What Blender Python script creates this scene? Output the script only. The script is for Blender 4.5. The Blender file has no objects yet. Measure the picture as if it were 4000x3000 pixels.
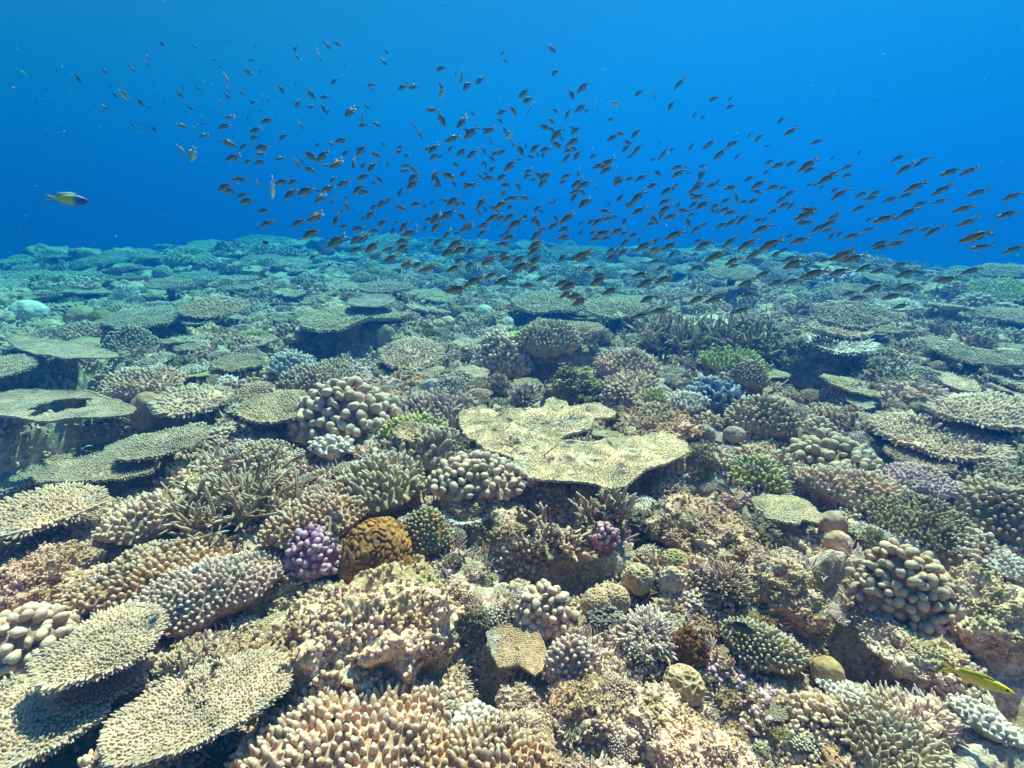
import bpy, math, random
import numpy as np
from mathutils import Vector, Matrix

random.seed(11)
sc = bpy.context.scene
COL = sc.collection
R = math.radians

# ------------------------------------------------------------------ camera
CAM = np.array([0.0, 0.0, 1.3])
PITCH = R(20)
LENS = 17.5
FPX = 4000 * LENS / 36.0            # focal length in pixels of the 4000 px photo
cd = bpy.data.cameras.new('camera')
cam = bpy.data.objects.new('camera', cd)
COL.objects.link(cam)
cam.location = CAM
cam.rotation_euler = (R(90) - PITCH, 0, 0)
cd.lens = LENS
cd.sensor_width = 36
cd.sensor_fit = 'HORIZONTAL'
cd.clip_start = 0.02
cd.clip_end = 300
sc.camera = cam

# ------------------------------------------------------------------ light
SUN_EL, SUN_AZ = R(60), R(22)       # ahead of the camera, a little to the right
w = bpy.data.worlds.new('World')
sc.world = w
w.use_nodes = True
wn = w.node_tree.nodes
sky = wn.new('ShaderNodeTexSky')
sky.sky_type = 'NISHITA'
sky.sun_disc = False
sky.sun_elevation = SUN_EL
sky.sun_rotation = SUN_AZ
wn['Background'].inputs['Strength'].default_value = 0.05
w.node_tree.links.new(sky.outputs[0], wn['Background'].inputs['Color'])
ld = bpy.data.lights.new('sun', 'SUN')
ld.energy = 5.0
ld.angle = R(0.5)
ld.color = (1.0, 0.54, 0.40)
sun = bpy.data.objects.new('sun', ld)
COL.objects.link(sun)
sd = Vector((math.cos(SUN_EL) * math.sin(SUN_AZ), math.cos(SUN_EL) * math.cos(SUN_AZ), math.sin(SUN_EL)))
sun.rotation_euler = sd.to_track_quat('Z', 'Y').to_euler()
sun.location = (4, 8, 14)

vs = sc.view_settings
sc.display_settings.display_device = 'sRGB'
vs.view_transform = 'Standard'
vs.look = 'None'
vs.gamma = 1
vs.exposure = 2.35
cy = sc.cycles
cy.use_denoising = True
cy.max_bounces = 6
cy.diffuse_bounces = 3
cy.glossy_bounces = 3
cy.transparent_max_bounces = 8
cy.volume_bounces = 1
cy.caustics_reflective = False
cy.caustics_refractive = False
cy.sample_clamp_indirect = 4.0

# water box figures (used by the haze at the end)
WATER_TOP = 4.0
HAZE_DENSITY = 0.21
HAZE_COLOR = (0.0018, 0.0585, 0.218)
HAZE_ABSORB = (0.0, 0.58, 0.80)
HAZE_ANISO = 0.66

# ------------------------------------------------------------------ pixel <-> place
RT = np.array([1.0, 0, 0])
FW = np.array([0, math.cos(PITCH), -math.sin(PITCH)])
UP = np.array([0, math.sin(PITCH), math.cos(PITCH)])


def ray(px, py):
    return FW + RT * ((px - 2000) / FPX) + UP * ((1500 - py) / FPX)


def on_plane(px, py, z):
    d = ray(px, py)
    t = (z - CAM[2]) / d[2]
    return CAM + d * t


# ------------------------------------------------------------------ noise
_rg = np.random.RandomState(3)
PERM = np.tile(_rg.permutation(256), 3)
GR = _rg.normal(size=(256, 3))
GR /= np.linalg.norm(GR, axis=1)[:, None]
JT = _rg.rand(256, 3)


def _h(ix, iy, iz):
    return PERM[PERM[PERM[ix & 255] + (iy & 255)] + (iz & 255)]


def pn(p):
    p = np.asarray(p, float)
    i = np.floor(p).astype(int)
    f = p - i
    u = f * f * f * (f * (f * 6 - 15) + 10)
    out = np.zeros(len(p))
    for a in (0, 1):
        wa = u[:, 0] if a else 1 - u[:, 0]
        for b in (0, 1):
            wb = u[:, 1] if b else 1 - u[:, 1]
            for c in (0, 1):
                wc = u[:, 2] if c else 1 - u[:, 2]
                g = GR[_h(i[:, 0] + a, i[:, 1] + b, i[:, 2] + c)]
                d = (g[:, 0] * (f[:, 0] - a) + g[:, 1] * (f[:, 1] - b) + g[:, 2] * (f[:, 2] - c))
                out += wa * wb * wc * d
    return out


def fbm(p, o=4, gain=0.5):
    s, a, r = 1.0, 1.0, 0
    for k in range(o):
        r = r + a * pn(p * s + k * 17.3)
        s *= 2.03
        a *= gain
    return r


def worley(p):
    p = np.asarray(p, float)
    i = np.floor(p).astype(int)
    f1 = np.full(len(p), 9.0)
    f2 = np.full(len(p), 9.0)
    for a in (-1, 0, 1):
        for b in (-1, 0, 1):
            for c in (-1, 0, 1):
                q = i + (a, b, c)
                s = q + JT[_h(q[:, 0], q[:, 1], q[:, 2])]
                d = np.sqrt(((p - s) ** 2).sum(1))
                n = d < f1
                f2 = np.where(n, f1, np.minimum(f2, d))
                f1 = np.where(n, d, f1)
    return f1, f2


def xy3(x, y, z=0.0):
    return np.stack([x, y, np.full(np.shape(x), z)], -1)


# ------------------------------------------------------------------ mesh tools
def new_mesh(name, V, T, A, mat):
    me = bpy.data.meshes.new(name)
    V = np.ascontiguousarray(V, dtype=np.float32)
    T = np.ascontiguousarray(T, dtype=np.int32)
    me.vertices.add(len(V))
    me.vertices.foreach_set('co', V.ravel())
    me.loops.add(T.size)
    me.loops.foreach_set('vertex_index', T.ravel())
    me.polygons.add(len(T))
    me.polygons.foreach_set('loop_start', np.arange(len(T), dtype=np.int32) * 3)
    me.polygons.foreach_set('use_smooth', np.ones(len(T), dtype=bool))
    at = me.attributes.new('tip', 'FLOAT', 'POINT')
    at.data.foreach_set('value', np.ascontiguousarray(A, dtype=np.float32))
    me.update(calc_edges=True)
    me.validate()
    me.materials.append(mat)
    return me


class MB:
    def __init__(s):
        s.V, s.T, s.A, s.n = [], [], [], 0

    def add(s, V, T, A=None):
        V = np.asarray(V, float)
        if len(V) == 0:
            return
        s.V.append(V)
        s.T.append(np.asarray(T, int) + s.n)
        s.A.append(np.zeros(len(V)) if A is None else np.asarray(A, float))
        s.n += len(V)

    def build(s, name, mat):
        return new_mesh(name, np.concatenate(s.V), np.concatenate(s.T), np.concatenate(s.A), mat)


def grid_tris(nr, nc, wrap=True, base=0):
    """rows nr, columns nc, row-major; columns wrap around."""
    c = nc if wrap else nc - 1
    i, j = np.meshgrid(np.arange(nr - 1), np.arange(c), indexing='ij')
    a = i * nc + j
    b = i * nc + (j + 1) % nc
    d = a + nc
    e = b + nc
    return np.concatenate([np.stack([a, b, e], -1).reshape(-1, 3), np.stack([a, e, d], -1).reshape(-1, 3)]) + base


def tmpl(k, prof):
    """a finger along +z: rings of k at (z, r), closed by a tip vertex at the last (z, 0)."""
    a = np.arange(k) * 2 * math.pi / k
    V, A = [], []
    for z, r in prof[:-1]:
        V.append(np.stack([np.cos(a) * r, np.sin(a) * r, np.full(k, z)], -1))
        A.append(np.full(k, z))
    V.append(np.array([[0, 0, prof[-1][0]]]))
    A.append([1.0])
    nr = len(prof) - 1
    T = [grid_tris(nr, k)]
    b = (nr - 1) * k
    tip = nr * k
    T.append(np.stack([b + np.arange(k), b + (np.arange(k) + 1) % k, np.full(k, tip)], -1))
    return np.concatenate(V), np.concatenate(T), np.clip(np.concatenate(A), 0, 1)


T_KNOB = tmpl(6, [(0, .8), (0.45, 1.0), (0.75, .85), (.94, .45), (1, 0)])
T_NUB = tmpl(5, [(0, 1.0), (0.65, 0.72), (1, 0)])
T_CONE = tmpl(7, [(0, 1.12), (0.35, 1.0), (0.62, 0.80), (0.84, 0.50), (0.96, 0.24), (1, 0)])
T_FING = tmpl(7, [(0, 0.9), (0.4, 1.0), (0.75, 0.9), (0.93, 0.55), (1, 0)])
T_FAT = tmpl(9, [(0, 0.7), (0.3, 0.85), (0.55, 1.0), (0.74, 0.98), (0.88, 0.76), (0.97, 0.4), (1, 0)])
T_BRANCH = tmpl(6, [(0, 1.0), (0.5, 0.78), (0.85, 0.55), (0.97, 0.3), (1, 0)])


def unit(v):
    return v / np.maximum(np.linalg.norm(v, axis=-1, keepdims=True), 1e-9)


def inst(mb, t, P, D, rad, L, rng, flat=None, bend=0.0, tip=1.0, wob=0.0):
    tV, tT, tA = t
    P = np.asarray(P, float)
    m = len(P)
    if m == 0:
        return
    D = unit(np.asarray(D, float))
    ref = np.where(np.abs(D[:, 2:3]) > 0.9, np.array([[1.0, 0, 0]]), np.array([[0, 0, 1.0]]))
    X = unit(np.cross(ref, D))
    Y = np.cross(D, X)
    sp = rng.rand(m) * 6.283
    c, s = np.cos(sp)[:, None], np.sin(sp)[:, None]
    X, Y = X * c + Y * s, Y * c - X * s
    rad = np.broadcast_to(rad, m)[:, None, None]
    L = np.broadcast_to(L, m)[:, None, None]
    fl = np.ones(m) if flat is None else np.broadcast_to(flat, m)
    z = tV[None, :, 2:3]
    V = (P[:, None] + D[:, None] * L * z + X[:, None] * rad * tV[None, :, 0:1]
         + Y[:, None] * rad * fl[:, None, None] * tV[None, :, 1:2])
    if bend:
        B = rng.normal(size=(m, 1, 3)) * bend
        V = V + B * L * z * z
    if wob:
        q = V.reshape(-1, 3)
        V = (q + np.stack([pn(q / (rad.mean() * 1.3) + k * 31) for k in range(3)], -1) * rad.mean() * wob).reshape(V.shape)
    T = (tT[None] + (np.arange(m) * len(tV))[:, None, None]).reshape(-1, 3)
    A = np.tile(tA, m) * tip
    mb.add(V.reshape(-1, 3), T, A)


def hexpts(w, d, s, rng, jit=0.28):
    nx, ny = int(w / s) + 2, int(d / (s * 0.866)) + 2
    i, j = np.meshgrid(np.arange(-nx // 2, nx // 2 + 1), np.arange(-ny // 2, ny // 2 + 1), indexing='ij')
    x = (i + 0.5 * (j % 2)) * s
    y = j * s * 0.866
    p = np.stack([x.ravel(), y.ravel()], -1)
    return p + rng.uniform(-jit, jit, p.shape) * s
# ------------------------------------------------------------------ materials
def mat_base(name):
    m = bpy.data.materials.new(name)
    m.use_nodes = True
    nt = m.node_tree
    return m, nt, nt.nodes, nt.links, nt.nodes['Principled BSDF']


def mixc(nt, a, b, f, mode='MIX'):
    n = nt.nodes.new('ShaderNodeMix')
    n.data_type = 'RGBA'
    n.blend_type = mode
    for s, v in ((n.inputs[6], a), (n.inputs[7], b), (n.inputs[0], f)):
        if hasattr(v, 'is_output'):
            nt.links.new(v, s)
        elif isinstance(v, (int, float)):
            s.default_value = v
        else:
            s.default_value = (*v, 1)
    return n.outputs[2]


def noise(nt, vec, scale, detail=3, rough=0.55):
    n = nt.nodes.new('ShaderNodeTexNoise')
    n.inputs['Scale'].default_value = scale
    n.inputs['Detail'].default_value = detail
    n.inputs['Roughness'].default_value = rough
    nt.links.new(vec, n.inputs['Vector'])
    return n.outputs[0]


def ramp(nt, fac, stops):
    r = nt.nodes.new('ShaderNodeValToRGB')
    e = r.color_ramp.elements
    while len(e) < len(stops):
        e.new(0.5)
    for k, (p, c) in enumerate(stops):
        e[k].position = p
        e[k].color = (c, c, c, 1) if isinstance(c, (int, float)) else (*c, 1)
    nt.links.new(fac, r.inputs[0])
    return r.outputs[0]


def coral_mat(name, pale=(0.84, 0.68, 0.56), tipf=0.55, mott=0.5, bump=0.4, bscale=220, patch=0.0):
    m, nt, N, L, b = mat_base(name)
    geo = N.new('ShaderNodeNewGeometry')
    oi = N.new('ShaderNodeObjectInfo')
    at = N.new('ShaderNodeAttribute')
    at.attribute_name = 'tip'
    pos = geo.outputs['Position']
    n1 = ramp(nt, noise(nt, pos, 9, 4), [(0.3, 1 - mott), (0.7, 1 + mott * 0.5)])
    n2 = ramp(nt, noise(nt, pos, 70, 2), [(0.28, 1 - mott * 0.8), (0.72, 1 + mott * 0.5)])
    c = mixc(nt, oi.outputs['Color'], n1, 1.0, 'MULTIPLY')
    c = mixc(nt, c, n2, 1.0, 'MULTIPLY')
    if patch:                          # dead, encrusted patches with their own colour
        pf = ramp(nt, noise(nt, pos, 5.5, 5, 0.65), [(0.57, 0.0), (0.64, patch)])
        pc = ramp(nt, noise(nt, pos, 60, 3), [(0.3, (0.16, 0.12, 0.075)), (0.5, (0.36, 0.27, 0.22)), (0.7, (0.62, 0.55, 0.46))])
        c = mixc(nt, c, pc, pf)
    tp = mixc(nt, oi.outputs['Color'], pale, tipf)
    tf = ramp(nt, at.outputs['Fac'], [(0.45, 0.0), (1.0, 0.9)])
    c = mixc(nt, c, tp, tf)
    L.new(c, b.inputs['Base Color'])
    b.inputs['Roughness'].default_value = 0.75
    b.inputs['Specular IOR Level'].default_value = 0.15
    bp = N.new('ShaderNodeBump')
    bp.inputs['Strength'].default_value = bump
    bp.inputs['Distance'].default_value = 0.004
    L.new(noise(nt, pos, bscale, 2, 0.6), bp.inputs['Height'])
    L.new(bp.outputs[0], b.inputs['Normal'])
    return m


def rock_mat(name, tint=True, gain=1.0):
    m, nt, N, L, b = mat_base(name)
    geo = N.new('ShaderNodeNewGeometry')
    pos = geo.outputs['Position']
    big = noise(nt, pos, 3.2, 5, 0.62)
    med = noise(nt, pos, 17, 6, 0.68)
    fin = noise(nt, pos, 95, 4, 0.7)
    c = ramp(nt, med, [(0.30, (0.09, 0.065, 0.05)), (0.42, (0.27, 0.19, 0.13)), (0.52, (0.44, 0.34, 0.25)),
                       (0.61, (0.64, 0.54, 0.46)), (0.72, (0.84, 0.77, 0.71))])
    pk = ramp(nt, big, [(0.34, (0.32, 0.27, 0.13)), (0.45, (0.46, 0.36, 0.25)), (0.54, (0.66, 0.46, 0.44)), (0.64, (0.44, 0.33, 0.18))])
    c = mixc(nt, c, pk, 0.45)
    zone = ramp(nt, noise(nt, pos, 1.3, 3, .6), [(0.36, (0.72, 0.60, 0.46)), (0.5, (1.0, 1.0, 1.0)), (0.62, (1.3, 1.12, 1.08))])
    c = mixc(nt, c, zone, 1.0, 'MULTIPLY')
    c = mixc(nt, c, (.96, .88, .80), 1.0, 'MULTIPLY')
    f = ramp(nt, fin, [(0.32, 0.4 * gain), (0.5, gain), (0.68, 1.5 * gain)])
    c = mixc(nt, c, f, 1.0, 'MULTIPLY')
    if tint:
        oi = N.new('ShaderNodeObjectInfo')
        c = mixc(nt, c, oi.outputs['Color'], 1.0, 'MULTIPLY')
    L.new(c, b.inputs['Base Color'])
    b.inputs['Roughness'].default_value = 0.85
    b.inputs['Specular IOR Level'].default_value = 0.1
    bp = N.new('ShaderNodeBump')
    bp.inputs['Strength'].default_value = 0.9
    bp.inputs['Distance'].default_value = 0.012
    hs = N.new('ShaderNodeMath')
    hs.operation = 'ADD'
    L.new(fin, hs.inputs[0])
    L.new(noise(nt, pos, 38, 3, 0.6), hs.inputs[1])
    L.new(hs.outputs[0], bp.inputs['Height'])
    L.new(bp.outputs[0], b.inputs['Normal'])
    return m


M_PLATE = coral_mat('table_coral_skin', patch=0.85, bump=0.5)
M_FING = coral_mat('finger_coral_skin', tipf=0.6, mott=0.5, patch=0.7, bump=0.6, bscale=260)
M_LOBE = coral_mat('lobed_coral_skin', pale=(0.86, 0.70, 0.58), tipf=0.4, mott=0.5, patch=0.6, bump=0.6, bscale=260)
M_SMOOTH = coral_mat('boulder_coral_skin', tipf=0.0, mott=0.25, bump=0.35, bscale=200)
M_CELL = coral_mat('honeycomb_coral_skin', pale=(0.68, 0.54, 0.38), tipf=0.7, mott=0.3, bump=0.3, bscale=300)
M_ROCK = rock_mat('encrusted_rock')
M_BED = rock_mat('reef_rock', tint=False, gain=1.2)


def fish_mat(name, back, belly, rough=0.45):
    m, nt, N, L, b = mat_base(name)
    at = N.new('ShaderNodeAttribute')
    at.attribute_name = 'tip'
    geo = N.new('ShaderNodeNewGeometry')
    f = ramp(nt, at.outputs['Fac'], [(0.15, 0.0), (0.85, 1.0)])
    c = mixc(nt, back, belly, f)
    c = mixc(nt, c, ramp(nt, noise(nt, geo.outputs['Position'], 320, 2), [(0.3, 0.7), (0.7, 1.25)]), 1.0, 'MULTIPLY')
    L.new(c, b.inputs['Base Color'])
    b.inputs['Roughness'].default_value = rough
    b.inputs['Specular IOR Level'].default_value = 0.3
    return m


M_FISH = fish_mat('damselfish_scales', (0.07, 0.075, 0.055), (0.26, 0.25, 0.21))
M_FISHP = fish_mat('pale_fish_scales', (0.28, 0.30, 0.24), (0.72, 0.72, 0.66))
M_FISHY = fish_mat('yellow_fish_scales', (0.30, 0.23, 0.03), (0.45, 0.36, 0.12))
M_TAIL = fish_mat('damselfish_fin', (0.06, 0.05, 0.02), (0.55, 0.42, 0.10))
M_EYE = fish_mat('fish_eye', (0.01, 0.01, 0.01), (0.02, 0.02, 0.02), 0.1)

# ------------------------------------------------------------------ labels and objects
def tag(o, label, cat, group=None, kind=None):
    if label:
        o['label'] = label
    if cat:
        o['category'] = cat
    if group:
        o['group'] = group
    if kind:
        o['kind'] = kind
    return o


def link(name, me, parent=None, loc=None, color=None):
    o = bpy.data.objects.new(name, me)
    COL.objects.link(o)
    if parent is not None:
        o.parent = parent
    if loc is not None:
        o.location = loc
    if color is not None:
        o.color = (*color, 1)
    return o


def thing(name, label, cat, loc, rot, group=None):
    o = bpy.data.objects.new(name, None)
    COL.objects.link(o)
    o.empty_display_size = 0.05
    o.location = loc
    o.rotation_mode = 'QUATERNION'
    o.rotation_quaternion = rot
    return tag(o, label, cat, group)


# ------------------------------------------------------------------ terrain
PITS_PX = [  # x, y, half width, half height (photo px), depth in m
    (200, 1500, 290, 80, .42), (150, 1730, 340, 95, .75), (640, 1660, 200, 45, .18), (1330, 1330, 240, 60, .28),
    (2040, 1440, 170, 50, .25), (1500, 1970, 130, 60, .24), (2060, 1990, 260, 75, .2), (2500, 1900, 130, 45, .22),
    (2600, 2110, 120, 50, .22), (2140, 2180, 240, 60, .2), (3160, 1480, 130, 50, .25), (3330, 2470, 260, 80, .25),
    (3650, 2180, 170, 45, .2), (800, 2870, 260, 60, .28), (300, 2860, 260, 70, .22), (1180, 2600, 120, 40, .2),
    (1900, 2530, 90, 90, .2), (2450, 2900, 200, 70, .15), (3170, 1950, 90, 60, .2), (2330, 1390, 140, 40, .2),
    (2900, 1235, 80, 25, .2), (620, 2080, 200, 40, .15), (300, 2230, 200, 50, .15), (3700, 1450, 120, 30, .2),
    (1250, 1740, 180, 35, .16), (1130, 1480, 120, 40, .2), (2880, 1620, 80, 40, .18), (3230, 2300, 60, 120, .2),
    (1880, 2060, 80, 80, .15),
]
PITS = []
for (x, y, a, b, dep) in PITS_PX:
    c = on_plane(x, y, 0)
    rx = (on_plane(x + a, y, 0) - c)[0]
    ry = np.linalg.norm(on_plane(x, max(y - b, 960), 0) - on_plane(x, y + b, 0)) / 2
    az = math.atan2(c[0], c[1])
    PITS.append((c[0], c[1], max(rx, .03), max(ry, .03), az, dep))

AZ_K = [-180, -90, -50, -30, -15, 0, 12, 24, 36, 50, 90, 180]
EDGE_K = [14, 15, 16, 19, 20, 18, 16, 13, 12, 12, 13, 14]
RISE_K = [0.0, 0.0, -0.05, 0.02, 0.0, -0.12, -0.05, 0.18, 0.25, 0.24, 0.0, 0.0]


def g0(x, y):
    x = np.asarray(x, float)
    y = np.asarray(y, float)
    r = np.hypot(x, y)
    az = np.degrees(np.arctan2(x, y))
    z = 0.20 * pn(xy3(x / 2.1, y / 2.1, 3.3)) + 0.10 * pn(xy3(x / 0.8, y / 0.8, 7.7))
    z = z + 0.14 * pn(xy3(x / 4.5, y / 4.5, 1.7)) * np.clip((r - 3) / 4, 0, 1)
    z = z + np.interp(az, AZ_K, RISE_K) * np.clip((r - 3) / 5, 0, 1)
    e = np.interp(az, AZ_K, EDGE_K) + 1.3 * pn(xy3(x / 3, y / 3, 9.1))
    z = z - 5.0 * (1 - np.exp(-np.clip(r - e, 0, None) * 0.22))
    for (cx, cyy, rx, ry, a, dep) in PITS:
        dx, dy = x - cx, y - cyy
        u = dx * math.cos(a) - dy * math.sin(a)
        v = dx * math.sin(a) + dy * math.cos(a)
        z = z - dep * np.exp(-((u / rx) ** 2 + (v / ry) ** 2) ** 3)
    return z


def pitted(x, y):
    m = 0.0
    for (cx, cyy, rx, ry, a, dep) in PITS:
        dx, dy = x - cx, y - cyy
        u = dx * math.cos(a) - dy * math.sin(a)
        v = dx * math.sin(a) + dy * math.cos(a)
        m = max(m, math.exp(-((u / rx) ** 2 + (v / ry) ** 2) ** 3))
    return m


def rough(x, y):
    r = np.hypot(x, y)
    p = xy3(x, y)
    a = fbm(p / 0.42, 4, 0.55)
    wp = p + 0.05 * np.stack([pn(p / 0.2), pn(p / 0.2 + 50), np.zeros(len(p))], -1)
    f1, f2 = worley(wp / 0.13)
    k1, _ = worley(wp / 0.045 + 20)
    z = 0.13 * a + 0.06 * (0.55 - f1) + 0.022 * (0.5 - k1)
    z += 0.10 * np.clip(pn(p / 0.3 + 9) - 0.12, 0, 1)
    z -= 0.55 * np.clip(-pn(p / 0.19 + 77) - 0.22, 0, 1) * np.clip(2.2 - r / 4, 0.3, 1)
    return z


def build_bed():
    th = np.concatenate([np.linspace(-180, -56, 90, endpoint=False), np.linspace(-56, 56, 1250, endpoint=False),
                         np.linspace(56, 180, 90, endpoint=False)])
    rr = np.exp(np.concatenate([np.linspace(math.log(0.35), math.log(0.8), 20, endpoint=False),
                                np.linspace(math.log(0.8), math.log(6), 620, endpoint=False),
                                np.linspace(math.log(6), math.log(20), 260, endpoint=False),
                                np.linspace(math.log(20), math.log(107), 40)]))
    RR, TH = np.meshgrid(rr, np.radians(th), indexing='ij')
    x, y = (RR * np.sin(TH)).ravel(), (RR * np.cos(TH)).ravel()
    z = g0(x, y) + rough(x, y) - 0.03
    V = np.stack([x, y, z], -1)
    n = len(th)
    T = grid_tris(len(rr), n)[:, ::-1]
    V = np.concatenate([V, [[0, 0, z[:n].mean()]]])
    c = len(V) - 1
    j = np.arange(n)
    T = np.concatenate([T, np.stack([(j + 1) % n, j, np.full(n, c)], -1)[:, ::-1]])
    me = new_mesh('reef_bed', V, T, np.zeros(len(V)), M_BED)
    return tag(link('reef_bed', me), 'rugged seabed of encrusted reef rock between the corals', 'seabed', kind='structure')


build_bed()


def hit(px, py, up=0.0):
    """where the line of sight through a pixel meets the reef raised by up."""
    d = ray(px, py)
    t = np.linspace(0.6, 24, 3000)
    p = CAM + d * t[:, None]
    b = p[:, 2] < g0(p[:, 0], p[:, 1]) + up
    k = int(np.argmax(b)) if b.any() else len(t) - 1
    return p[k], t[k]
# ------------------------------------------------------------------ coral shapes (metres, z up, z = 0 at the foot)
def outline(rng, w, d, lob=0.16, K=72, teeth=0.03):
    a = np.arange(K) * 2 * math.pi / K
    r = 1 / np.sqrt((np.cos(a) / (w / 2)) ** 2 + (np.sin(a) / (d / 2)) ** 2)
    o = rng.rand() * 50
    n = pn(np.stack([np.cos(a) * 1.1 + o, np.sin(a) * 1.1, np.full(K, o)], -1)) * 1.6
    n2 = pn(np.stack([np.cos(a) * 3.1 + o, np.sin(a) * 3.1, np.full(K, o + 9)], -1))
    r = r * (1 + lob * n + lob * 0.6 * n2 + teeth * rng.uniform(-1, 1, K))
    if lob > .15:
        for _ in range(rng.randint(1, 4)):        # a broken or notched growing edge
            c, wd_ = rng.rand() * 6.283, rng.uniform(.08, .3)
            da = (a - c + math.pi) % (2 * math.pi) - math.pi
            r = r * (1 - rng.uniform(.15, .5) * np.exp(-(da / wd_) ** 4))
    return r


def poly_outline(uv, c, K=120):
    """star-shaped radius of a traced outline seen from its centre c."""
    p = np.asarray(uv) - c
    a = np.arange(K) * 2 * math.pi / K
    best = np.full(K, 0.0)
    q = np.roll(p, -1, axis=0)
    for k in range(K):
        dx, dy = math.cos(a[k]), math.sin(a[k])
        e = q - p
        den = dx * e[:, 1] - dy * e[:, 0]
        den = np.where(np.abs(den) < 1e-9, 1e-9, den)
        t = (p[:, 0] * e[:, 1] - p[:, 1] * e[:, 0]) / den
        s = (p[:, 0] * dy - p[:, 1] * dx) / den
        ok = (t > 0) & (s >= 0) & (s <= 1)
        if ok.any():
            best[k] = t[ok].max()
    m = best > 0
    best[~m] = np.interp(a[~m], a[m], best[m], period=2 * math.pi) if m.any() else 0.1
    return best


def plate(mb, rng, ro, p, nl, th, cup=0.05, wav=0.02, ctr=(0, 0), inner=None, lean=0.8, rim=True, dense=0.44, bare=0.1):
    """a horizontal plate with short upright branchlets; returns its top height function."""
    K = len(ro)
    a = np.arange(K) * 2 * math.pi / K
    S = ro.mean()
    o = rng.rand() * 40

    def zf(x, y, s):
        return cup * S * s ** 2 + wav * (pn(xy3(x / (S * .6), y / (S * .6), o)) * 1.5 + 0.5 * pn(xy3(x / (S * .22), y / (S * .22), o)))

    ri = 0 * ro if inner is None else inner
    rows = [0, .15, .3, .45, .6, .75, .88, .96, 1.0]
    prof = [(s, 0.0) for s in rows] + [(1.0, -0.45), (0.95, -0.8), (0.8, -1.1), (0.5, -1.5), (0.25, -2.0)]
    if inner is not None:
        prof = [(s, 0.0) for s in rows] + [(1.0, -0.45), (0.95, -0.9), (0.5, -1.2), (0.05, -0.8), (0.0, 0.0)]
    V = []
    for s, k in prof:
        r = ri + (ro - ri) * s
        x, y = r * np.cos(a), r * np.sin(a)
        V.append(np.stack([x + ctr[0], y + ctr[1], zf(x, y, s) + k * th], -1))
    mb.add(np.concatenate(V), grid_tris(len(prof), K), np.concatenate([np.full(K, 0.1 if k < 0 else 0.35) for _, k in prof]))
    q = hexpts(2.2 * ro.max(), 2.2 * ro.max(), p, rng)
    rad = np.hypot(q[:, 0], q[:, 1])
    ang = np.arctan2(q[:, 1], q[:, 0])
    rb = np.interp(ang, a, ro, period=2 * math.pi)
    rbi = np.interp(ang, a, ri, period=2 * math.pi)
    s = (rad - rbi) / np.maximum(rb - rbi, 1e-6)
    keep = (s < 0.985) & (s > (0.03 if inner is not None else -1))
    if bare:
        bn = pn(xy3(q[:, 0] / 0.16, q[:, 1] / 0.16, o + 5))
        keep &= (bn < 0.30) | (rng.rand(len(q)) > 0.75)
    q, s, ang = q[keep], s[keep], ang[keep]
    m = len(q)
    out = np.stack([np.cos(ang), np.sin(ang), np.zeros(m)], -1)
    D = np.array([[0, 0, 1.0]]) + out * (lean * np.clip(s, 0, 1) ** 2)[:, None] + rng.normal(size=(m, 3)) * 0.2
    P = np.stack([q[:, 0] + ctr[0], q[:, 1] + ctr[1], zf(q[:, 0], q[:, 1], s) - nl * 0.15], -1)
    patch = 1 + 0.5 * pn(np.stack([P[:, 0] / (6 * p), P[:, 1] / (6 * p), P[:, 2] * 0 + o], -1))
    nr_ = max(14, int(2.2 * S / p))
    patch = patch * (1 + .16 * np.sin(ang * nr_ + 5 * pn(xy3(q[:, 0] / (5 * p), q[:, 1] / (5 * p), o + 2))))
    inst(mb, T_NUB, P, D, p * dense * rng.uniform(.75, 1.15, m), nl * rng.uniform(.6, 1.25, m) * patch, rng)
    if rim:
        per = np.hypot(*(np.roll(np.stack([ro * np.cos(a), ro * np.sin(a)]), -1, 1) - np.stack([ro * np.cos(a), ro * np.sin(a)]))).sum()
        m = max(12, int(per / (p * 0.75)))
        t = np.sort(rng.rand(m) * 0.6 + np.arange(m)) / m * 2 * math.pi
        r = np.interp(t, a, ro, period=2 * math.pi)
        for k in range(2):
            out = np.stack([np.cos(t), np.sin(t), np.full(m, .45 - .5 * k)], -1) + rng.normal(size=(m, 3)) * 0.16
            x, y = r * np.cos(t) * 0.985, r * np.sin(t) * 0.985
            inst(mb, T_CONE, np.stack([x + ctr[0], y + ctr[1], zf(x, y, 1.0) - th * (0.1 + .3 * k)], -1), out,
                 p * dense * rng.uniform(.8, 1.1, m), nl * rng.uniform(1.1, 1.9, m), rng)
    return zf


def thin(p, sp):
    """keeps points of p (in order) that stand at least sp apart."""
    keep, cell = [], {}
    q = np.floor(p / sp).astype(int)
    for i in range(len(p)):
        c = tuple(q[i])
        ok = True
        for a in (-1, 0, 1):
            for b in (-1, 0, 1):
                for d in (-1, 0, 1):
                    for j in cell.get((c[0] + a, c[1] + b, c[2] + d), ()):
                        e = p[i] - p[j]
                        if e[0] * e[0] + e[1] * e[1] + e[2] * e[2] < sp * sp:
                            ok = False
                            break
                    if not ok:
                        break
                if not ok:
                    break
            if not ok:
                break
        if ok:
            keep.append(i)
            cell.setdefault(c, []).append(i)
    return np.array(keep, int)


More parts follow.
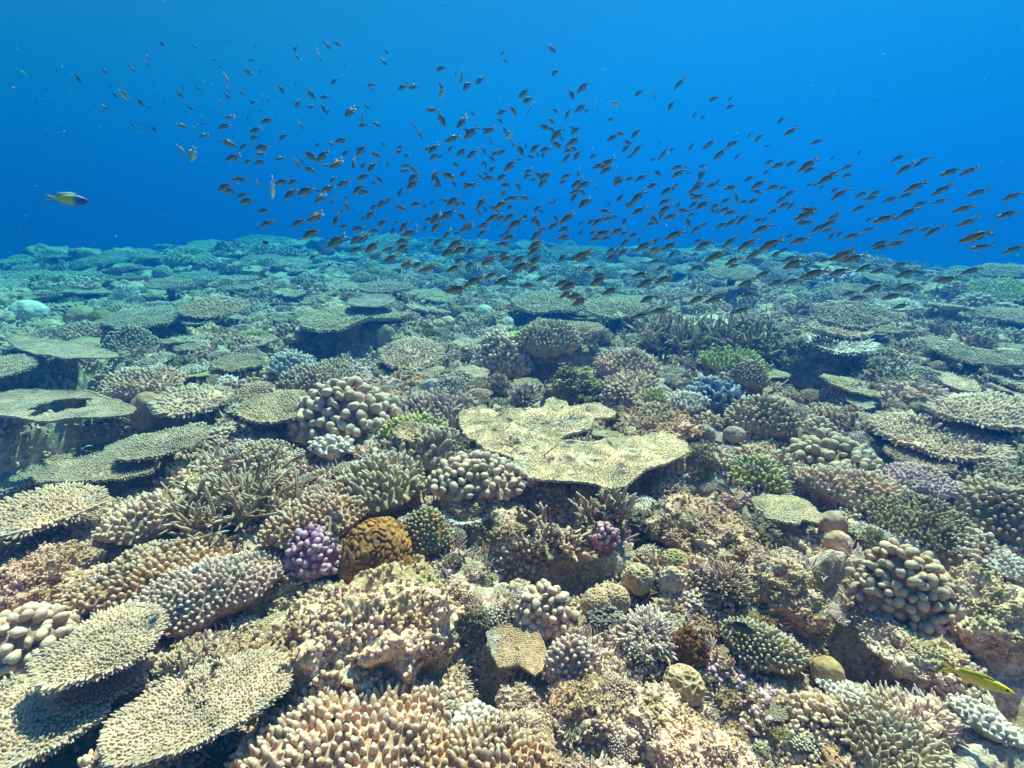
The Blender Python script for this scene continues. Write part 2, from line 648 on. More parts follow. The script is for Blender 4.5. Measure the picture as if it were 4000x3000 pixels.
def dome_pts(rng, w, d, h, sp, flatp=2.2, lob=0.18, K=64):
    ro = outline(rng, w, d, min(lob, .15), K, 0.02)
    a = np.arange(K) * 2 * math.pi / K
    S = max(w, d)
    o = rng.rand() * 30

    def prof(s):
        """radius and height along the dome: rolls over the rim and tucks in below."""
        s = np.asarray(s, float)
        c = np.clip(s / .82, 0, 1)
        u = np.clip((s - .82) / .18, 0, 1)
        z = h * (1 - .72 * c ** flatp) - u * (.28 * h + .02 * S)
        r = .93 * c + .07 * np.sin(u * math.pi) * .9
        return r, z

    def surf(s, ang):
        r, z = prof(s)
        R_ = np.interp(ang, a, ro, period=2 * math.pi) * r
        x, y = R_ * np.cos(ang), R_ * np.sin(ang)
        z = z + 0.13 * min(S, 2.2 * h + .3 * S) * pn(xy3(x / (S * .3), y / (S * .3), o)) + .05 * S * pn(xy3(x / (S * .13), y / (S * .13), o + 4))
        return np.stack([x, y, z], -1)
    area = math.pi * w * d / 4 + math.pi * (w + d) / 2 * h * .8
    n = int(min(14 * area / (sp * sp), 26000)) + 60
    s = np.sqrt(rng.rand(n))
    ang = rng.rand(n) * 2 * math.pi
    p = surf(s, ang)
    k = thin(p, sp * .8)
    p, s, ang = p[k], s[k], ang[k]
    e = .01
    t1 = surf(np.clip(s + e, 0, 1), ang) - surf(np.clip(s - e, 0, 1), ang)
    t2 = surf(s, ang + e / np.maximum(s, .1)) - surf(s, ang - e / np.maximum(s, .1))
    N = unit(np.cross(t1, t2))
    N = N * np.sign(N[:, 2:3] + .35)
    N = unit(N + np.array([0, 0, .25]))
    rows = [0, .15, .3, .45, .6, .72, .82, .87, .91, .955, 1.0]
    V = [surf(np.full(K, t), a) for t in rows]
    low = V[-1].copy()
    for f, zz in ((.75, -.10), (.45, -.22)):
        q = low * np.array([f, f, 1.0])
        q[:, 2] += zz * S
        V.append(q)
    return p, N, s, (np.concatenate(V), grid_tris(len(V), K))


def finger_mesh(name, rng, w, d, h, sp, L=1.0, rad=0.53, t=T_CONE, flat=2.2, spread=1.0, wob=0.0):
    mb = MB()
    P, N, s, base = dome_pts(rng, w, d, h, sp, flat)
    V, T = base
    V = V.copy()
    V[:, 2] -= sp * 0.3
    mb.add(V, T, np.full(len(V), 0.15))
    m = len(P)
    D = N * np.array([spread, spread, 1.0]) + np.array([0, 0, .25]) + rng.normal(size=(m, 3)) * 0.12
    sz = 1 - 0.25 * s ** 2
    P = P - unit(D) * sp * 0.4
    inst(mb, t, P, D, sp * rad * rng.uniform(.78, 1.12, m) * sz, sp * (L + .3) * rng.uniform(.65, 1.2, m) * sz, rng,
         bend=0.05, flat=rng.uniform(.8, 1.0, m), wob=wob)
    # side buds on some of the fingers
    k = rng.rand(m) < 0.45
    B = unit(D[k]) * (sp * L * 0.35) + P[k] + unit(D[k]) * sp * 0.3
    ax = rng.normal(size=(k.sum(), 3))
    inst(mb, t, B, unit(D[k]) * 0.8 + unit(ax) * 0.7, sp * rad * .62, sp * L * .55, rng)
    return mb.build(name, M_FING)


def lobed_mesh(name, rng, w, d, h, sp, L=1.15, flat=2.4, rad=.54, fl=(.55, .95)):
    mb = MB()
    P, N, s, (V, T) = dome_pts(rng, w, d, h, sp, flat)
    V = V.copy()
    V[:, 2] -= sp * 0.55
    mb.add(V, T, np.full(len(V), 0.0))
    m = len(P)
    D = N + rng.normal(size=(m, 3)) * 0.22
    P = P - unit(D) * sp * 0.8
    inst(mb, T_FAT, P, D, sp * rad * rng.uniform(.7, 1.15, m), sp * L * rng.uniform(.9, 1.45, m), rng,
         flat=rng.uniform(*fl, m), bend=0.08, wob=0.32)
    k = rng.rand(m) < 0.5
    ax = unit(np.cross(D[k], rng.normal(size=(k.sum(), 3))))
    inst(mb, T_FAT, P[k] + ax * sp * .42, D[k] + ax * .35, sp * rad * .8, sp * L * rng.uniform(.8, 1.15, k.sum()), rng,
         flat=fl[1] * .9, wob=0.3)
    return mb.build(name, M_LOBE)


def bush_mesh(name, rng, rad, h, n=70, br=0.05, sub=3, up=0.15):
    mb = MB()
    D = rng.normal(size=(n * 3, 3))
    D[:, 2] = np.abs(D[:, 2]) + up
    D = unit(D)[:n]
    sc3 = np.array([rad, rad, h])
    P = D * sc3 * 0.12
    Ln = np.linalg.norm(D * sc3, axis=1) * rng.uniform(.7, 1.0, n)
    dd = unit(D * sc3)
    inst(mb, T_FING, P, dd, rad * br * rng.uniform(.85, 1.2, n), Ln, rng, bend=0.06)
    for k in range(sub):
        f = rng.uniform(.35, .8, n)
        B = P + dd * (Ln * f)[:, None]
        E = dd + rng.normal(size=(n, 3)) * 0.42
        E[:, 2] += 0.15
        inst(mb, T_FING, B, E, rad * br * .82, Ln * (1.02 - f) * rng.uniform(.8, 1.2, n), rng, bend=0.05)
    a = np.arange(24) * 2 * math.pi / 24
    V = [np.stack([np.cos(a) * rad * t, np.sin(a) * rad * t, np.full(24, z * h)], -1) for t, z in ((0, .45), (.3, .38), (.42, .1), (.5, -.35))]
    mb.add(np.concatenate(V), grid_tris(4, 24), np.full(96, 0.0))
    return mb.build(name, M_FING)


def stag_mesh(name, rng, w, d, h, n=40, br=0.011, sub=4):
    mb = MB()
    P = np.stack([rng.uniform(-.5, .5, n) * w, rng.uniform(-.5, .5, n) * d, rng.uniform(-.3, .1, n) * h], -1)
    P[:, :2] *= np.sqrt(rng.rand(n))[:, None] * .9
    D = rng.normal(size=(n, 3)) * .55 + np.array([[0, 0, .8]]) + P * np.array([[1.2 / w, 1.2 / d, 0]])
    D = unit(D)
    Ln = h * rng.uniform(.6, 1.2, n)
    inst(mb, T_BRANCH, P, D, br * rng.uniform(.9, 1.4, n), Ln, rng, bend=.1)
    for k in range(sub):
        f = rng.uniform(.2, .8, n)
        B = P + D * (Ln * f)[:, None]
        E = unit(D + rng.normal(size=(n, 3)) * .75 + np.array([[0, 0, .2]]))
        l2 = h * rng.uniform(.22, .6, n)
        inst(mb, T_BRANCH, B, E, br * rng.uniform(.75, 1.05, n), l2, rng, bend=.08)
        B2 = B + E * (l2 * .5)[:, None]
        inst(mb, T_BRANCH, B2, E + rng.normal(size=(n, 3)) * .7, br * .7, l2 * .5, rng)
    return mb.build(name, M_FING)


def meander(P, k, rng, n=28):
    D = unit(rng.normal(size=(n, 3)))
    ph = rng.rand(n) * 6.283
    return sum(np.cos(P @ (D[i] * k) + ph[i]) for i in range(n)) / math.sqrt(n / 2)


def dome_mesh(name, rng, w, d, h, kind, mat, nu=120, nv=64, size=0.03, amp=None, low=-0.5, knobs=0):
    th = np.linspace(0, math.pi * (0.5 - low * 0.35), nv)
    ph = np.arange(nu) * 2 * math.pi / nu
    TH, PH = np.meshgrid(th, ph, indexing='ij')
    n = np.stack([np.sin(TH) * np.cos(PH), np.sin(TH) * np.sin(PH), np.cos(TH)], -1).reshape(-1, 3)
    o = rng.rand(3) * 40
    big = 1 + 0.14 * fbm(n * 1.3 + o, 2)
    P = n * np.array([w / 2, d / 2, h]) * big[:, None]
    tip = np.zeros(len(P))
    S = (w + d) / 4
    if kind == 'brain':
        m = meander(P, 2 * math.pi / size, rng)
        e = np.clip(np.abs(m) / 0.85, 0, 1)
        g = e ** 1.2
        P = P + n * ((g - 1) * (amp or size * .36))[:, None] + n * (0.04 * size * fbm(P / (size * .3) + o, 2))[:, None]
        tip = g * 0.5
    elif kind == 'cells':
        f1, f2 = worley(P / size + o)
        e = np.clip((f2 - f1) / 0.38, 0, 1)
        P = P - n * (e * (amp or size * .38))[:, None]
        tip = 1 - e
    elif kind == 'smooth':
        P = P + n * (S * (amp or 0.05) * fbm(n * 2.6 + o, 3))[:, None]
    else:                                   # rugged rock with hollows and knobs
        a = amp or 0.34
        f = fbm(P / (S * .75) + o, 5, .55)
        f1, _ = worley(P / (S * .30) + o)
        k1, _ = worley(P / max(S * .085, .010) + o)
        hol = np.clip(-pn(P / (S * .42) + o + 9) - .12, 0, 1)
        P = P + n * (S * (a * f + .20 * (.55 - f1) + .075 * (.5 - k1) - 0.75 * hol))[:, None]
    mb = MB()
    T = grid_tris(nv, nu)[:, ::-1]
    mb.add(P, T, tip)
    if knobs:
        G = P.reshape(nv, nu, 3)
        N = unit(np.cross(np.roll(G, -1, 1) - G, np.roll(G, -1, 0) - G).reshape(-1, 3))
        N = np.where((N * n).sum(1, keepdims=True) < 0, -N, N)
        area = np.sin(TH.ravel())
        ok = (N[:, 2] > -.1) & (TH.ravel() < 1.75) & (pn(P / (S * .45) + o + 3) > -.12)
        pr = area * ok
        ids = rng.choice(len(P), size=knobs, p=pr / pr.sum())
        q = P[ids] + rng.normal(size=(knobs, 3)) * S * .012
        D = N[ids] + n[ids] * .4 + rng.normal(size=(knobs, 3)) * .25 + (0, 0, .3)
        rr = S * rng.uniform(.018, .045, knobs) * (150 / knobs ** .5 / 4.5)
        inst(mb, T_FAT, q - unit(D) * (rr * .6)[:, None], D, rr, rr * rng.uniform(1.6, 3.0, knobs), rng, flat=rng.uniform(.6, 1, knobs), bend=.15, wob=.25)
    return mb.build(name, mat)


def stalk_mesh(name, rng, r0, h, mat):
    """the foot of a table coral: wide under the plate, narrow, then spread over the rock."""
    K = 28
    a = np.arange(K) * 2 * math.pi / K
    V = []
    for z, r in ((0, 1.0), (-.2, .72), (-.5, .55), (-.8, .7), (-1.0, 1.0), (-1.15, 1.15)):
        rr = r * r0 * (1 + .25 * pn(np.stack([np.cos(a) * 1.5 + r0 * 99, np.sin(a) * 1.5, np.full(K, z * 3)], -1)))
        V.append(np.stack([rr * np.cos(a), rr * np.sin(a), np.full(K, z * h)], -1))
    return new_mesh(name, np.concatenate(V), grid_tris(6, K), np.zeros(6 * K), mat)


# ------------------------------------------------------------------ named colours (base colours and rock tints)
PAL = dict(cream=(.61, .51, .38), tan=(.46, .345, .21), beige=(.51, .43, .33), palegreen=(.45, .42, .27),
           greygreen=(.36, .335, .24), grey=(.41, .39, .36), lime=(.47, .58, .10), green=(.38, .43, .12),
           olive=(.28, .25, .09), yellow=(.47, .40, .21), brown=(.36, .22, .065), purple=(.40, .23, .46),
           pink=(.58, .32, .46), palepink=(.64, .50, .62), white=(.80, .80, .78), paleblue=(.44, .54, .60),
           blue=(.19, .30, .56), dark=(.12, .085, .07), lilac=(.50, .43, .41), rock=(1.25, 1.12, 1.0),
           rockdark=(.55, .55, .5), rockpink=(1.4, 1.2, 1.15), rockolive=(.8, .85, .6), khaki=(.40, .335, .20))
for _k in PAL:
    if not _k.startswith('rock'):
        PAL[_k] = tuple(np.clip(np.array(PAL[_k]) * (1.18, .79, .66), 0, .85))
PAL['sandy'] = (.85, .52, .30)
PAL['greybeige'] = (.58, .36, .235)
PAL['rockwhite'] = (1.7, 1.6, 1.5)  # white rock; on the lower right rocks it paints in strong sunlight
WORD = dict(palegreen='pale green', greygreen='grey-green', palepink='pale pink', paleblue='pale blue', dark='dark brown',
            rock='mottled', rockdark='dark', rockpink='pinkish', rockolive='olive')

BUILT = []       # (x, y, radius) of what stands on the reef
MARKS = []       # (x, y, ref phrase, px) landmarks for labels


def quat_tilt(p, tau, spin=0.0):
    """tilts the top towards the camera by tau."""
    to = Vector((CAM[0] - p[0], CAM[1] - p[1], 0)).normalized()
    axis = Vector((0, 0, 1)).cross(to)
    from mathutils import Quaternion
    return Quaternion(axis, tau) @ Quaternion((0, 0, 1), spin)


def facing(p):
    """turn so that local -y looks at the camera."""
    from mathutils import Quaternion
    return Quaternion((0, 0, 1), -math.atan2(p[0] - CAM[0], p[1] - CAM[1]))


KINDS = dict(plate=('table_coral', 'table coral'), finger=('finger_coral', 'finger coral'), lobed=('cauliflower_coral', 'cauliflower coral'),
             bush=('bushy_coral', 'bushy coral'), stag=('staghorn_coral', 'staghorn coral'), brain=('brain_coral', 'brain coral'),
             cells=('honeycomb_coral', 'honeycomb coral'), smooth=('boulder_coral', 'boulder coral'), rock=('reef_boulder', 'rock'),
             leafy=('leafy_coral', 'leafy coral'))


def place(kind, x0, y0, x1, y1, colour, label, ref=None, up=None, sp=None, seed=None, poly=None, tilt=None, hole=None,
          L=None, deep=None, foot=True, size=None, hh=None, n=None, nl=None, bare=0.1, zabs=None):
    rng = np.random.RandomState(seed if seed is not None else (int(x0 * 7 + y0 * 13) % 99991))
    col = PAL[colour]
    name, cat = KINDS[kind]
    xc, yc = (x0 + x1) / 2, (y0 + y1) / 2
    if kind == 'plate':
        u = 0.13 if up is None else up
        if poly is not None:
            pa = np.array(poly, float)
            xc, yc = pa.mean(0)
        p, t = hit(xc, yc, u)
        if zabs is not None:
            p = on_plane(xc, yc, zabs)
            t = (p - CAM) @ FW
        wd = (x1 - x0) * t / FPX
        d = unit(ray(xc, yc))
        e = math.asin(-d[2])
        happ = (y1 - y0) * t / FPX
        tau = tilt
        if tau is None:
            D = happ / math.sin(e)
            tau = 0.0
            if D > wd * 0.95:
                tau = min(math.asin(min(happ / (wd * 0.95), .95)) - e, R(35))
        else:
            tau = R(tau)
        q = quat_tilt(p, tau)
        ex = np.array(q @ Vector((1, 0, 0)))
        ey = np.array(q @ Vector((0, 1, 0)))
        ez = np.array(q @ Vector((0, 0, 1)))

        def uv(px, py):
            r = ray(px, py)
            s = np.dot(p - CAM, ez) / np.dot(r, ez)
            o = CAM + r * s - p
            return np.array([o @ ex, o @ ey])
        if poly is not None:
            pts = np.array([uv(*c) for c in poly])
            ctr = pts.mean(0) if hole is None else uv(hole[0], hole[1])
            ro = poly_outline(pts, ctr) * (1 + .02 * rng.uniform(-1, 1, 120))
        else:
            D = happ / math.sin(min(max(e + tau, .06), 1.4))
            ctr = np.zeros(2)
            f = facing(p)
            K = 110
            a = np.arange(K) * 2 * math.pi / K
            base = outline(rng, wd, D, .10, K)
            sh = math.atan2(p[0], p[1])
            ro = np.interp(a + sh, a, base, period=2 * math.pi)
        S = ro.mean()
        spc = (sp if sp is not None else 8.5) * t / FPX
        mb = MB()
        inner = None
        if hole is not None:
            hw = hole[2] * t / FPX
            hd = hole[3] * t / FPX / math.sin(e)
            K = len(ro)
            a = np.arange(K) * 2 * math.pi / K
            inner = 1 / np.sqrt((np.cos(a) / hw) ** 2 + (np.sin(a) / hd) ** 2) * (1 + .06 * rng.uniform(-1, 1, K) + .8 * pn(np.stack([np.cos(a) * 1.6, np.sin(a) * 1.6, a * 0 + 4.2], -1)))
        L0 = spc * (nl if nl is not None else 1.15)
        plate(mb, rng, ro, spc, L0, max(.014, S * .05), cup=.04, wav=.05 * S, ctr=ctr, inner=inner, bare=bare)
        o = thing(name, label, cat, p, q)
        me = mb.build('crown', M_PLATE)
        link('crown', me, o, color=col)
        gh = p[2] - float(g0(np.array([p[0]]), np.array([p[1]]))[0]) + 0.1
        if foot and hole is None:
            link('stalk', stalk_mesh('stalk', rng, S * .3, max(gh, .08), M_ROCK), o, (ctr[0], ctr[1], -S * .06), (.7, .65, .55))
        elif hole is not None:
            link('stalk', stalk_mesh('stalk', rng, S * .18, max(gh, .08), M_ROCK), o, (ctr[0] - S * .2, ctr[1] + S * .62, -S * .06), (.7, .65, .55))
        rad = S
    else:
        u = 0.02 if up is None else up
        yb = y1 - (y1 - y0) * 0.30
        p, t = hit(xc, yb, u)
        wd = (x1 - x0) * t / FPX
        d = unit(ray(xc, yb))
        e = math.asin(-d[2])
        happ = (y1 - y0) * t / FPX
        D = wd * (deep or 0.85)
        D = min(D, happ / math.sin(e) * 1.0)
        k = D / 2 * math.sin(e)
        h = max((happ - k) ** 2 - k * k, (0.18 * wd) ** 2) ** .5 / math.cos(e)
        h = min(h, 0.75 * wd)
        if hh:
            h = hh * wd
        spc = (sp if sp is not None else 20) * t / FPX
        f = facing(p)
        o = None
        if kind == 'finger':
            me = finger_mesh('fingers', rng, wd, D, h, spc, L or 1.0)
            part = 'fingers'
        elif kind == 'lobed':
            me = lobed_mesh('lobes', rng, wd, D, h, spc, L or 1.15)
            part = 'lobes'
        elif kind == 'bush':
            me = bush_mesh('branches', rng, wd / 2, max(h, .3 * wd) * 1.1, n or 80, (size or .06))
            part = 'branches'
        elif kind == 'stag':
            me = stag_mesh('branches', rng, wd, D, h * 1.1, n or 46, spc * .32)
            part = 'branches'
        elif kind == 'leafy':
            me = lobed_mesh('leaves', rng, wd, D, h, spc, 1.5, 2.2, .62, (.22, .4))
            part = 'leaves'
        else:
            big = (x1 - x0) > 260
            mat = dict(brain=M_LOBE, cells=M_CELL, smooth=M_SMOOTH, rock=M_ROCK)[kind]
            me = dome_mesh(name, rng, wd, D, h, kind, mat, 260 if big else 150, 150 if big else 84, spc, None, low=-0.6, knobs=(1500 if big else 500) if kind == 'rock' else 0)
            part = None
        if part is None:
            o = link(name, me, color=col)
            o.location = p
            o.rotation_mode = 'QUATERNION'
            o.rotation_quaternion = f
            tag(o, label, cat)
        else:
            o = thing(name, label, cat, p, f)
            link(part, me, o, color=col)
            if foot:
                bm = dome_mesh('base', rng, wd * .72, D * .72, max(h * .45, .03), 'rock', M_ROCK, 64, 30)
                link('base', bm, o, (0, 0, -h * .35 - .02), (.75, .7, .62))
        rad = (wd + D) / 4
    BUILT.append((p[0], p[1], rad))
    if ref:
        MARKS.append((p[0], p[1], ref, xc, rad))
    return o
# ------------------------------------------------------------------ the corals of the photograph (boxes in photo pixels)
P = place
# --- the big plate in the middle: two lobes of one colony
sandy = P('plate', 1790, 1560, 2330, 1815, 'sandy', 'big sandy yellow table coral in the middle, rear lobe under the small blue fish', 'big sandy table coral',
  poly=[(1790, 1625), (1860, 1600), (1960, 1612), (2060, 1606), (2150, 1566), (2210, 1574), (2220, 1600), (2335, 1582), (2402, 1615), (2390, 1634),
        (2325, 1622), (2312, 1655), (2300, 1680), (2195, 1712), (2160, 1760), (2110, 1795), (2000, 1800), (1900, 1765), (1815, 1700)], sp=8.0, up=.025, tilt=4, nl=.85, bare=.08)
P('plate', 2050, 1690, 2690, 1915, 'sandy', 'sandy yellow table coral with bright white front edge, front lobe over a dark gap', 'white-edged table coral',
  poly=[(2000, 1765), (2100, 1722), (2195, 1728), (2320, 1736), (2460, 1712), (2590, 1694), (2678, 1736), (2683, 1786), (2620, 1808), (2510, 1848), (2440, 1900),
        (2380, 1912), (2270, 1886), (2140, 1890), (2062, 1872), (2010, 1830)], sp=8.0, zabs=sandy.location.z - .012, tilt=4, nl=.85, bare=.08)
P('rock', 2400, 1590, 2740, 1700, 'rock', 'dull grey-brown overgrown dead table behind the white-edged table coral', 'dull overgrown dead table', sp=20, hh=.12)
# --- left side
P('plate', 18, 1312, 462, 1410, 'beige', 'smooth pale oval table coral high above a dark hollow at left', 'pale oval table coral', up=.22, sp=6,
  poly=[(18, 1332), (70, 1314), (190, 1328), (300, 1342), (400, 1368), (460, 1385), (462, 1398), (400, 1406), (280, 1408), (170, 1394), (80, 1372)], nl=.5)
P('plate', -90, 1398, 104, 1468, 'beige', 'thick pale table coral cut by the left edge of the picture', 'left edge table coral', up=.2, sp=7)
P('plate', -80, 1525, 538, 1645, 'beige', 'ring shaped pale table coral with a round hole through it', 'ring shaped table coral', up=.32, sp=7,
  poly=[(-90, 1560), (60, 1535), (180, 1528), (330, 1532), (430, 1562), (500, 1585), (538, 1598), (500, 1625), (400, 1634), (280, 1646), (150, 1650), (40, 1634), (-90, 1620)],
  hole=(228, 1586, 84, 24), nl=.6)
P('smooth', 522, 1546, 652, 1640, 'khaki', 'smooth olive-yellow dome beside the ring shaped table coral', 'smooth olive dome', sp=10, hh=.62)
P('plate', 632, 1520, 877, 1612, 'cream', 'whitish knobbly table coral overhanging right of the smooth olive dome', 'whitish knobbly table coral', up=.16, sp=15, nl=1.1)
P('finger', 420, 1298, 606, 1395, 'greygreen', 'grey-green hemispherical finger coral right of the pale oval table coral', 'grey hemispherical coral', sp=13)
P('finger', 410, 1440, 705, 1525, 'cream', 'long low cream finger coral in the shade behind the olive dome', 'low cream finger coral', sp=14)
P('plate', 440, 1212, 705, 1278, 'greygreen', 'flat grey-green table coral tapering left, behind the grey hemispherical coral', 'tapering grey table coral', sp=8)
P('plate', 725, 1172, 950, 1238, 'tan', 'curved tan table coral with hollowed middle, far left of centre', 'curved tan table coral', sp=9, up=.2)
P('plate', 735, 1234, 862, 1264, 'greygreen', 'small thin table coral just in front of the curved tan table coral', 'small thin table coral', sp=8)
P('plate', 590, 1094, 735, 1128, 'greygreen', 'distant table coral over a dark cave, left of centre', 'cave roof table coral', sp=7, up=.22)
P('plate', 368, 1008, 482, 1030, 'greygreen', 'far off flat table coral on the blue-green slope below the yellow fish', 'far off flat table coral', sp=6, up=.2)
P('finger', 262, 1264, 440, 1322, 'cream', 'cream rough finger coral behind the pale oval table coral', 'rough cream coral', sp=12)
P('smooth', 55, 1188, 182, 1255, 'white', 'bright white dome with an arched hollow near the left edge', 'bright white dome', sp=10, hh=.5)
P('smooth', 265, 1212, 372, 1270, 'khaki', 'yellow-olive rounded boulder coral, left half of a pair', 'yellow twin boulder', sp=10, hh=.5)
P('smooth', 355, 1220, 446, 1272, 'olive', 'greener rounded boulder coral, right half of a pair', 'greener twin boulder', sp=10, hh=.5)
P('finger', 446, 1128, 548, 1175, 'white', 'small bright white knobbly coral head on the distant left reef', 'small bright white coral head', sp=9)
P('plate', 225, 1772, 612, 1882, 'greygreen', 'wide flat grey-green table coral below the dark hollow at left', 'wide flat grey table coral', up=.1, sp=8,
  poly=[(120, 1860), (260, 1800), (420, 1776), (520, 1786), (610, 1815), (590, 1850), (470, 1874), (300, 1884), (160, 1886)])
P('plate', 498, 1690, 778, 1775, 'greygreen', 'flat grey-green table coral under the black fish with white tail', 'upper flat grey table coral', up=.12, sp=8.5)
P('plate', 225, 1720, 480, 1802, 'khaki', 'olive table coral at the right end of the dark hollow, at left', 'olive table coral', up=.1, sp=8)
P('plate', -70, 1785, 225, 1900, 'greygreen', 'grey-green table coral on the left edge below the dark hollow', 'left edge grey table coral', up=.08, sp=9)
P('finger', 655, 1798, 738, 1838, 'lime', 'tiny lime green coral tuft beside the wide flat grey table coral', 'tiny lime tuft', sp=11)
P('plate', -60, 1905, 400, 2105, 'cream', 'broad bright cream table coral filling the left edge', 'broad bright cream table coral', up=.12, sp=15,
  poly=[(-80, 2010), (120, 1930), (300, 1900), (400, 1930), (390, 1975), (240, 2030), (120, 2075), (-80, 2120)])
P('finger', 405, 1930, 775, 2055, 'cream', 'cream knobbly finger coral left of the dark staghorn thicket', 'cream knobbly finger coral', sp=24)
P('stag', 760, 1815, 1160, 2080, 'khaki', 'dark brownish staghorn thicket with pale tips, left of centre', 'dark staghorn thicket', sp=24, n=90)
P('finger', 350, 2085, 925, 2300, 'tan', 'long yellow-tan strip of finger coral running diagonally at left', 'yellow-tan strip coral', sp=25, hh=.16, deep=.6)
P('finger', 870, 1735, 1150, 1812, 'palegreen', 'pale green finger coral plate left of the round pale green finger coral', 'flat pale green finger coral', sp=17)
P('plate', 950, 1538, 1220, 1645, 'palegreen', 'greenish table coral with one white spot left of the pale lobed coral', 'white-spotted greenish table coral', sp=9)
# --- bottom left
P('lobed', -60, 2375, 250, 2590, 'cream', 'thick-lobed cream coral at the left edge, bottom', 'thick-lobed cream coral', sp=46)
P('plate', 127, 2365, 622, 2655, 'greybeige', 'fan shaped tan table coral stacked above the bottom left plates', 'fan shaped tan table coral', up=.13, sp=15, tilt=0,
  poly=[(130, 2600), (165, 2560), (280, 2500), (380, 2410), (500, 2370), (600, 2375), (640, 2420), (610, 2480), (560, 2560), (480, 2610), (330, 2660), (200, 2690), (150, 2650)])
P('plate', 200, 2585, 560, 2790, 'greybeige', 'small toothed tan table coral overlapping below the fan shaped one', 'small toothed table coral', up=.09, sp=16, tilt=0,
  poly=[(200, 2755), (290, 2700), (420, 2640), (480, 2590), (555, 2598), (540, 2660), (440, 2720), (300, 2780), (220, 2790)])
P('plate', -90, 2650, 415, 3010, 'greybeige', 'sunlit cream table coral in the bottom left corner', 'bottom left corner table coral', up=.07, sp=17, tilt=0,
  poly=[(-120, 2700), (60, 2650), (150, 2720), (200, 2790), (300, 2790), (410, 2755), (380, 2810), (230, 2910), (110, 2960), (-120, 3060)])
P('plate', 405, 2555, 1140, 3000, 'greybeige', 'large oval grey-beige table coral with toothed pale rim at the bottom', 'large oval toothed table coral', up=.21, sp=13.5, tilt=0,
  poly=[(405, 2915), (425, 2830), (520, 2755), (700, 2655), (880, 2585), (1000, 2556), (1110, 2562), (1138, 2640), (1115, 2695), (1000, 2785), (880, 2855), (700, 2935), (530, 2992), (440, 2985)], bare=0)
P('stag', 530, 2555, 905, 2730, 'khaki', 'tangled dark tan branching coral behind the large oval toothed table coral', 'tangled tan branching coral', sp=26, n=60)
P('finger', 500, 2140, 1095, 2400, 'lilac', 'large rough lilac-grey finger coral below the yellow-tan strip', 'rough lilac finger coral', sp=21, L=.9, hh=.2, deep=.6)
P('rock', 20, 2130, 340, 2330, 'rockpink', 'sunlit pinkish rock ledge left of the yellow-tan strip coral', 'left pinkish ledge', sp=20)
# --- middle left
P('lobed', 1155, 1492, 1552, 1700, 'beige', 'large cauliflower coral of fat pale beige lobes left of the lime finger coral', 'fat-lobed beige coral', sp=40)
P('finger', 1556, 1543, 1862, 1645, 'grey', 'grey blunt finger coral between fat-lobed coral and sandy table coral', 'grey blunt finger coral', sp=20, L=1.7)
P('finger', 1490, 1608, 1742, 1706, 'lime', 'lime yellow finger coral ridge in front of the grey blunt finger coral', 'lime finger coral ridge', sp=19, hh=.2, deep=.5, up=.07)
P('plate', 1545, 1652, 1665, 1716, 'khaki', 'small brown ribbed coral plate right below the lime ridge', 'small brown ribbed plate', sp=9)
P('finger', 1510, 1665, 1808, 1805, 'greygreen', 'thick grey-green finger coral touching the left edge of the sandy table coral', 'thick grey-green finger coral', sp=29, L=1.5)
P('bush', 1652, 1733, 1745, 1796, 'tan', 'little tan bushy coral tucked under the thick grey-green fingers', 'little tan bush', n=60)
P('finger', 1322, 1770, 1662, 1945, 'palegreen', 'round pale green finger coral with neat blunt tips overhanging a black gap', 'round pale green finger coral', sp=27, up=.14, L=1.45, deep=.95)
P('lobed', 1680, 1785, 2052, 1905, 'beige', 'cream lobed coral growing on the ragged rock in the middle', 'cream lobed coral on ragged rock', sp=34, up=.1)
P('rock', 1690, 1850, 2060, 2080, 'rock', 'ragged holed rock under the cream lobed coral', 'ragged holed rock', sp=20)
P('finger', 1045, 1943, 1420, 2085, 'tan', 'orange-tan finger coral fan above the purple coral', 'orange-tan finger fan', sp=22, up=.1, hh=.22)
P('lobed', 1127, 2072, 1338, 2255, 'purple', 'purple cauliflower coral left of the brown brain coral', 'purple cauliflower coral', sp=30)
P('brain', 1333, 2025, 1636, 2270, 'brown', 'golden brown brain coral dome with deep winding grooves', 'brown brain coral', sp=31, hh=.62, deep=.95)
P('finger', 1570, 1995, 1768, 2165, 'olive', 'dark olive finger coral in the shade behind the brown brain coral', 'shaded olive finger coral', sp=17)
P('plate', 1750, 1968, 1892, 2045, 'white', 'small whitish saucer shaped plate coral above the brain coral', 'small whitish saucer', sp=12, up=.12)
# --- middle right
P('stag', 2036, 1985, 2310, 2140, 'tan', 'tan staghorn coral with thick pale branches below the white-edged table coral', 'tan thick staghorn', sp=28, n=30)
P('stag', 2280, 1925, 2475, 2075, 'khaki', 'brownish staghorn coral right under the white rim of the table coral', 'brownish staghorn', sp=24, n=28)
P('lobed', 2310, 2048, 2413, 2135, 'pink', 'small pink knobbly coral among the staghorn branches', 'small pink knobbly coral', sp=21)
P('bush', 2533, 1866, 2690, 1950, 'tan', 'tan bushy coral at the right end of the white-edged table coral', 'tan bush by the plate end', n=110)
P('finger', 2570, 1943, 2704, 2010, 'paleblue', 'pale bluish knobby coral in front of the tan bush', 'pale bluish knobby coral', sp=20, L=1.1)
P('rock', 2540, 1975, 2935, 2150, 'rock', 'pale encrusted ledge above a black slot right of the pink coral', 'pale ledge', sp=20, up=.08)
P('rock', 2680, 1720, 2795, 1865, 'rockolive', 'tan lumpy rock left of the bright green finger coral', 'tan lumpy rock', sp=20)
P('cells', 2712, 1664, 2794, 1722, 'greygreen', 'small dark green honeycomb dome behind the tan lumpy rock', 'small green honeycomb dome', sp=11)
